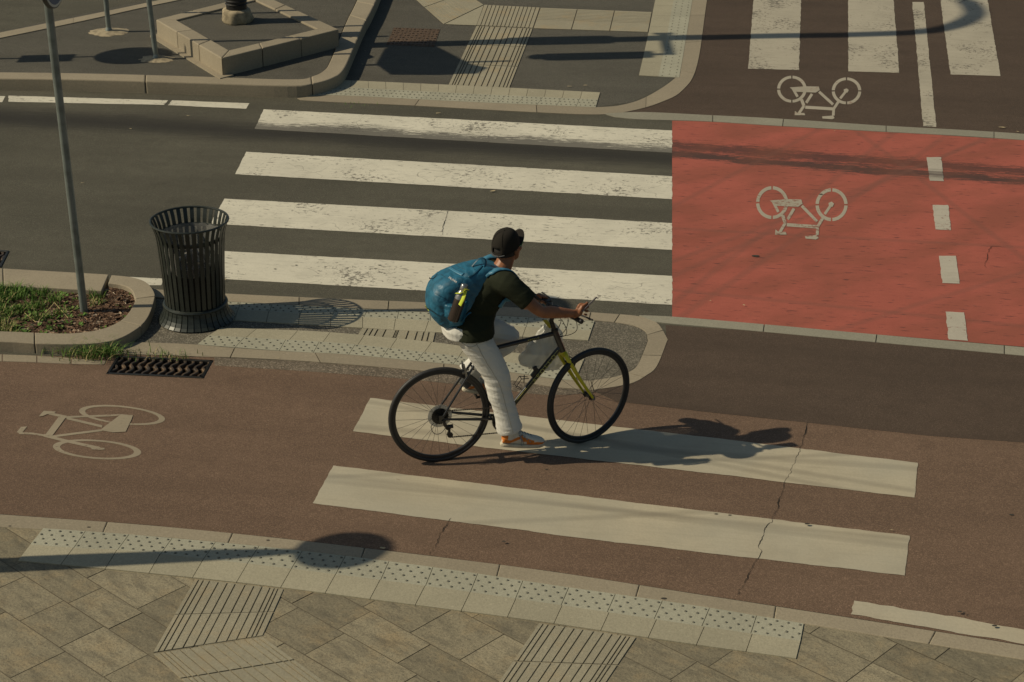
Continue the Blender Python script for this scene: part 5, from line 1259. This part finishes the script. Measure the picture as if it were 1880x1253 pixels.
# ---------------------------------------------------------------- bottle in the side pocket
bo=empty('water_bottle',RC,YAW); b0=L(831,589,-.19); b1=L(853,525,-.185); bd=(b1-b0).normalized(); bl=(b1-b0).length
bm=bmesh.new(); tube(bm,[b0+bd*bl*t for t in (0,.01,.03,.60,.62)],[.030,.035,.037,.037,.0371],24); obj('flask',bm,M_BOTTLE,bo,True)
bm=bmesh.new(); tube(bm,[b0+bd*bl*t for t in (.62,.70,.78,.86,.88)],[.0372,.036,.031,.022,.021],24); obj('neck',bm,M_BOTTLET,bo,True)
bm=bmesh.new(); tube(bm,[b0+bd*bl*t for t in (.86,.88,1.02,1.04)],[.022,.024,.024,.020],20); obj('lid',bm,M_BOTTLET,bo,True)
tag(bo,'dark brown metal water bottle in the backpack side pocket','bottle')
bm=bmesh.new(); w_=.011
tube(bm,[b0+bd*bl*.86+X(-.045,-.0,-.012),b0+bd*bl*.87+X(-.02,-.036,-.002),b0+bd*bl*.90+X(.006,-.036,.01),b0+bd*bl*.86+X(.03,-.03,.012)],.010,8,flat=.22,smooth=4)
tube(bm,[b0+bd*bl*.88+X(.008,-.034,.008),b0+bd*bl*.72+X(.0,-.047,.0),b0+bd*bl*.52+X(-.006,-.046,.0)],.0125,8,flat=.22,smooth=4); obj('lime_strap',bm,M_LIME,bp,True)
# ---------------------------------------------------------------- plastic bag hanging from the bar
pb=empty('plastic_bag',RC,YAW)
bm=bmesh.new(); lb=.13
prof=[((1004,592),(1014,590),.012,.02),((996,602),(1024,600),.03,.05),((982,618),(1032,612),.05,.07),((966,640),(1033,630),.065,.085),((956,656),(1034,650),.07,.09),((956,667),(1033,664),.065,.08),((975,675),(1026,676),.05,.05)]
sc_=[]
for a,b,w,_ in prof:
    A_,B_=L(*a,lb),L(*b,lb); sc_.append(((A_+B_)/2,(B_-A_)/2,Vector((0,w,0))))
loft(bm,[(c,a,b,2.3) for c,a,b in interp(sc_,5)],56)
for v in bm.verts:
    p=v.co; top=max(0,min(1,(p.z-.78)/.18)); pin=L(1010,590,lb); rad=(p-pin); az=math.atan2(p.y-lb,p.x-pin.x)
    fz=math.sin(az*9+p.z*14)*.005+noise.noise(p*17)*.018+abs(noise.noise(Vector((p.x*40,p.y*40,p.z*9))))*.016
    d=Vector((p.x-pin.x,p.y-lb,0)); 
    if d.length>1e-4: v.co+=d.normalized()*fz
fixn(bm); bagm=obj('bag_film',bm,M_PBAG,pb,True)
bm=bmesh.new()
for s in (-1,1): tube(bm,[L(1009,594,lb),L(1006,580,lb+s*.02),GC.lerp(GF,.25)+X(0,s*.01,.014),L(1014,586,lb+s*.03),L(1016,600,lb)],.008,8,flat=.4,smooth=4)
obj('handles',bm,M_PBAG,pb,True)
bm=bmesh.new(); loft(bm,[(L(1000,588,lb-.05),X(.014,0,.004),X(0,.006,0)),(L(1006,594,lb-.055),X(.020,0,-.004),X(0,.008,0)),(L(1010,603,lb-.055),X(.008,0,0),X(0,.004,0))],12)
for v in bm.verts: v.co+=Vector((noise.noise(v.co*60),0,noise.noise(v.co*50)))*.008
obj('yellow_packet',bm,M_YEL,pb)
tag(pb,'thin white plastic carrier bag hanging from the handlebar','carrier bag')
# ---------------------------------------------------------------- small things on the ground
def litter():
    bm=bmesh.new()
    for u,v,s in ((152,336,.02),(905,351,.03),(805,208,.03),(1840,234,.04),(1869,242,.015),(703,1007,.02),(512,657,.01),(413,514,.02),(1046,159,.03),(1075,157,.025),(1366,561,.012),(1304,553,.012),(1532,241,.012),(1622,581,.008),(240,237,.015),(35,158,.015),(1637,974,.012),(1245,1025,.01),(346,213,.02),(620,122,.02),(666,118,.02),(670,94,.012)):
        p=G(u,v,.012); a=random.uniform(-.6,.6); vt=[]
        for x,y in ((-1,-.25),(.3,-.35),(1,.05),(.2,.35),(-.8,.3)):
            q=Vector((x*s,y*s,random.uniform(0,.006))); q.rotate(Matrix.Rotation(a,3,'Z')); vt.append(bm.verts.new(p+q))
        f=bm.faces.new(vt); 
        if f.calc_area(): 
            f.normal_update()
            if f.normal.z<0:f.normal_flip()
    tag(obj('leaf_litter',bm,M_LITTER),'scattered pale scraps and dry leaf bits on the asphalt','litter',kind='stuff')
    bm=bmesh.new()
    for u,v,s in ((1482,962,.017),(1857,945,.016),(1219,1099,.018),(925,994,.014),(1003,862,.01),(1315,944,.013),(1340,946,.012),(1762,1123,.014),(1826,1149,.016),(492,992,.012),(163,968,.012),(1387,470,.035),(1507,357,.02),(544,487,.012),(505,494,.012),(697,487,.014),(423,636,.012),(406,636,.012),(422,619,.013),(440,622,.01),(1241,137,.01),(678,159,.013),(18,966,.01),(805,1252,.01),(1770,1125,.008)):
        p=G(u,v,.006 if v<960 else (.0105 if u<1200 and False else .0195)); n=9; vt=[bm.verts.new(p+Vector((s*(1+.3*noise.noise(Vector((k,u,v)))) *math.cos(6.283*k/n),s*.6*math.sin(6.283*k/n),0))) for k in range(n)]; bm.faces.new(vt)
    tag(obj('gum_spots',bm,M_GUM),'dark trodden gum spots on the stripes, tiles and asphalt','stain',kind='stuff')
litter()
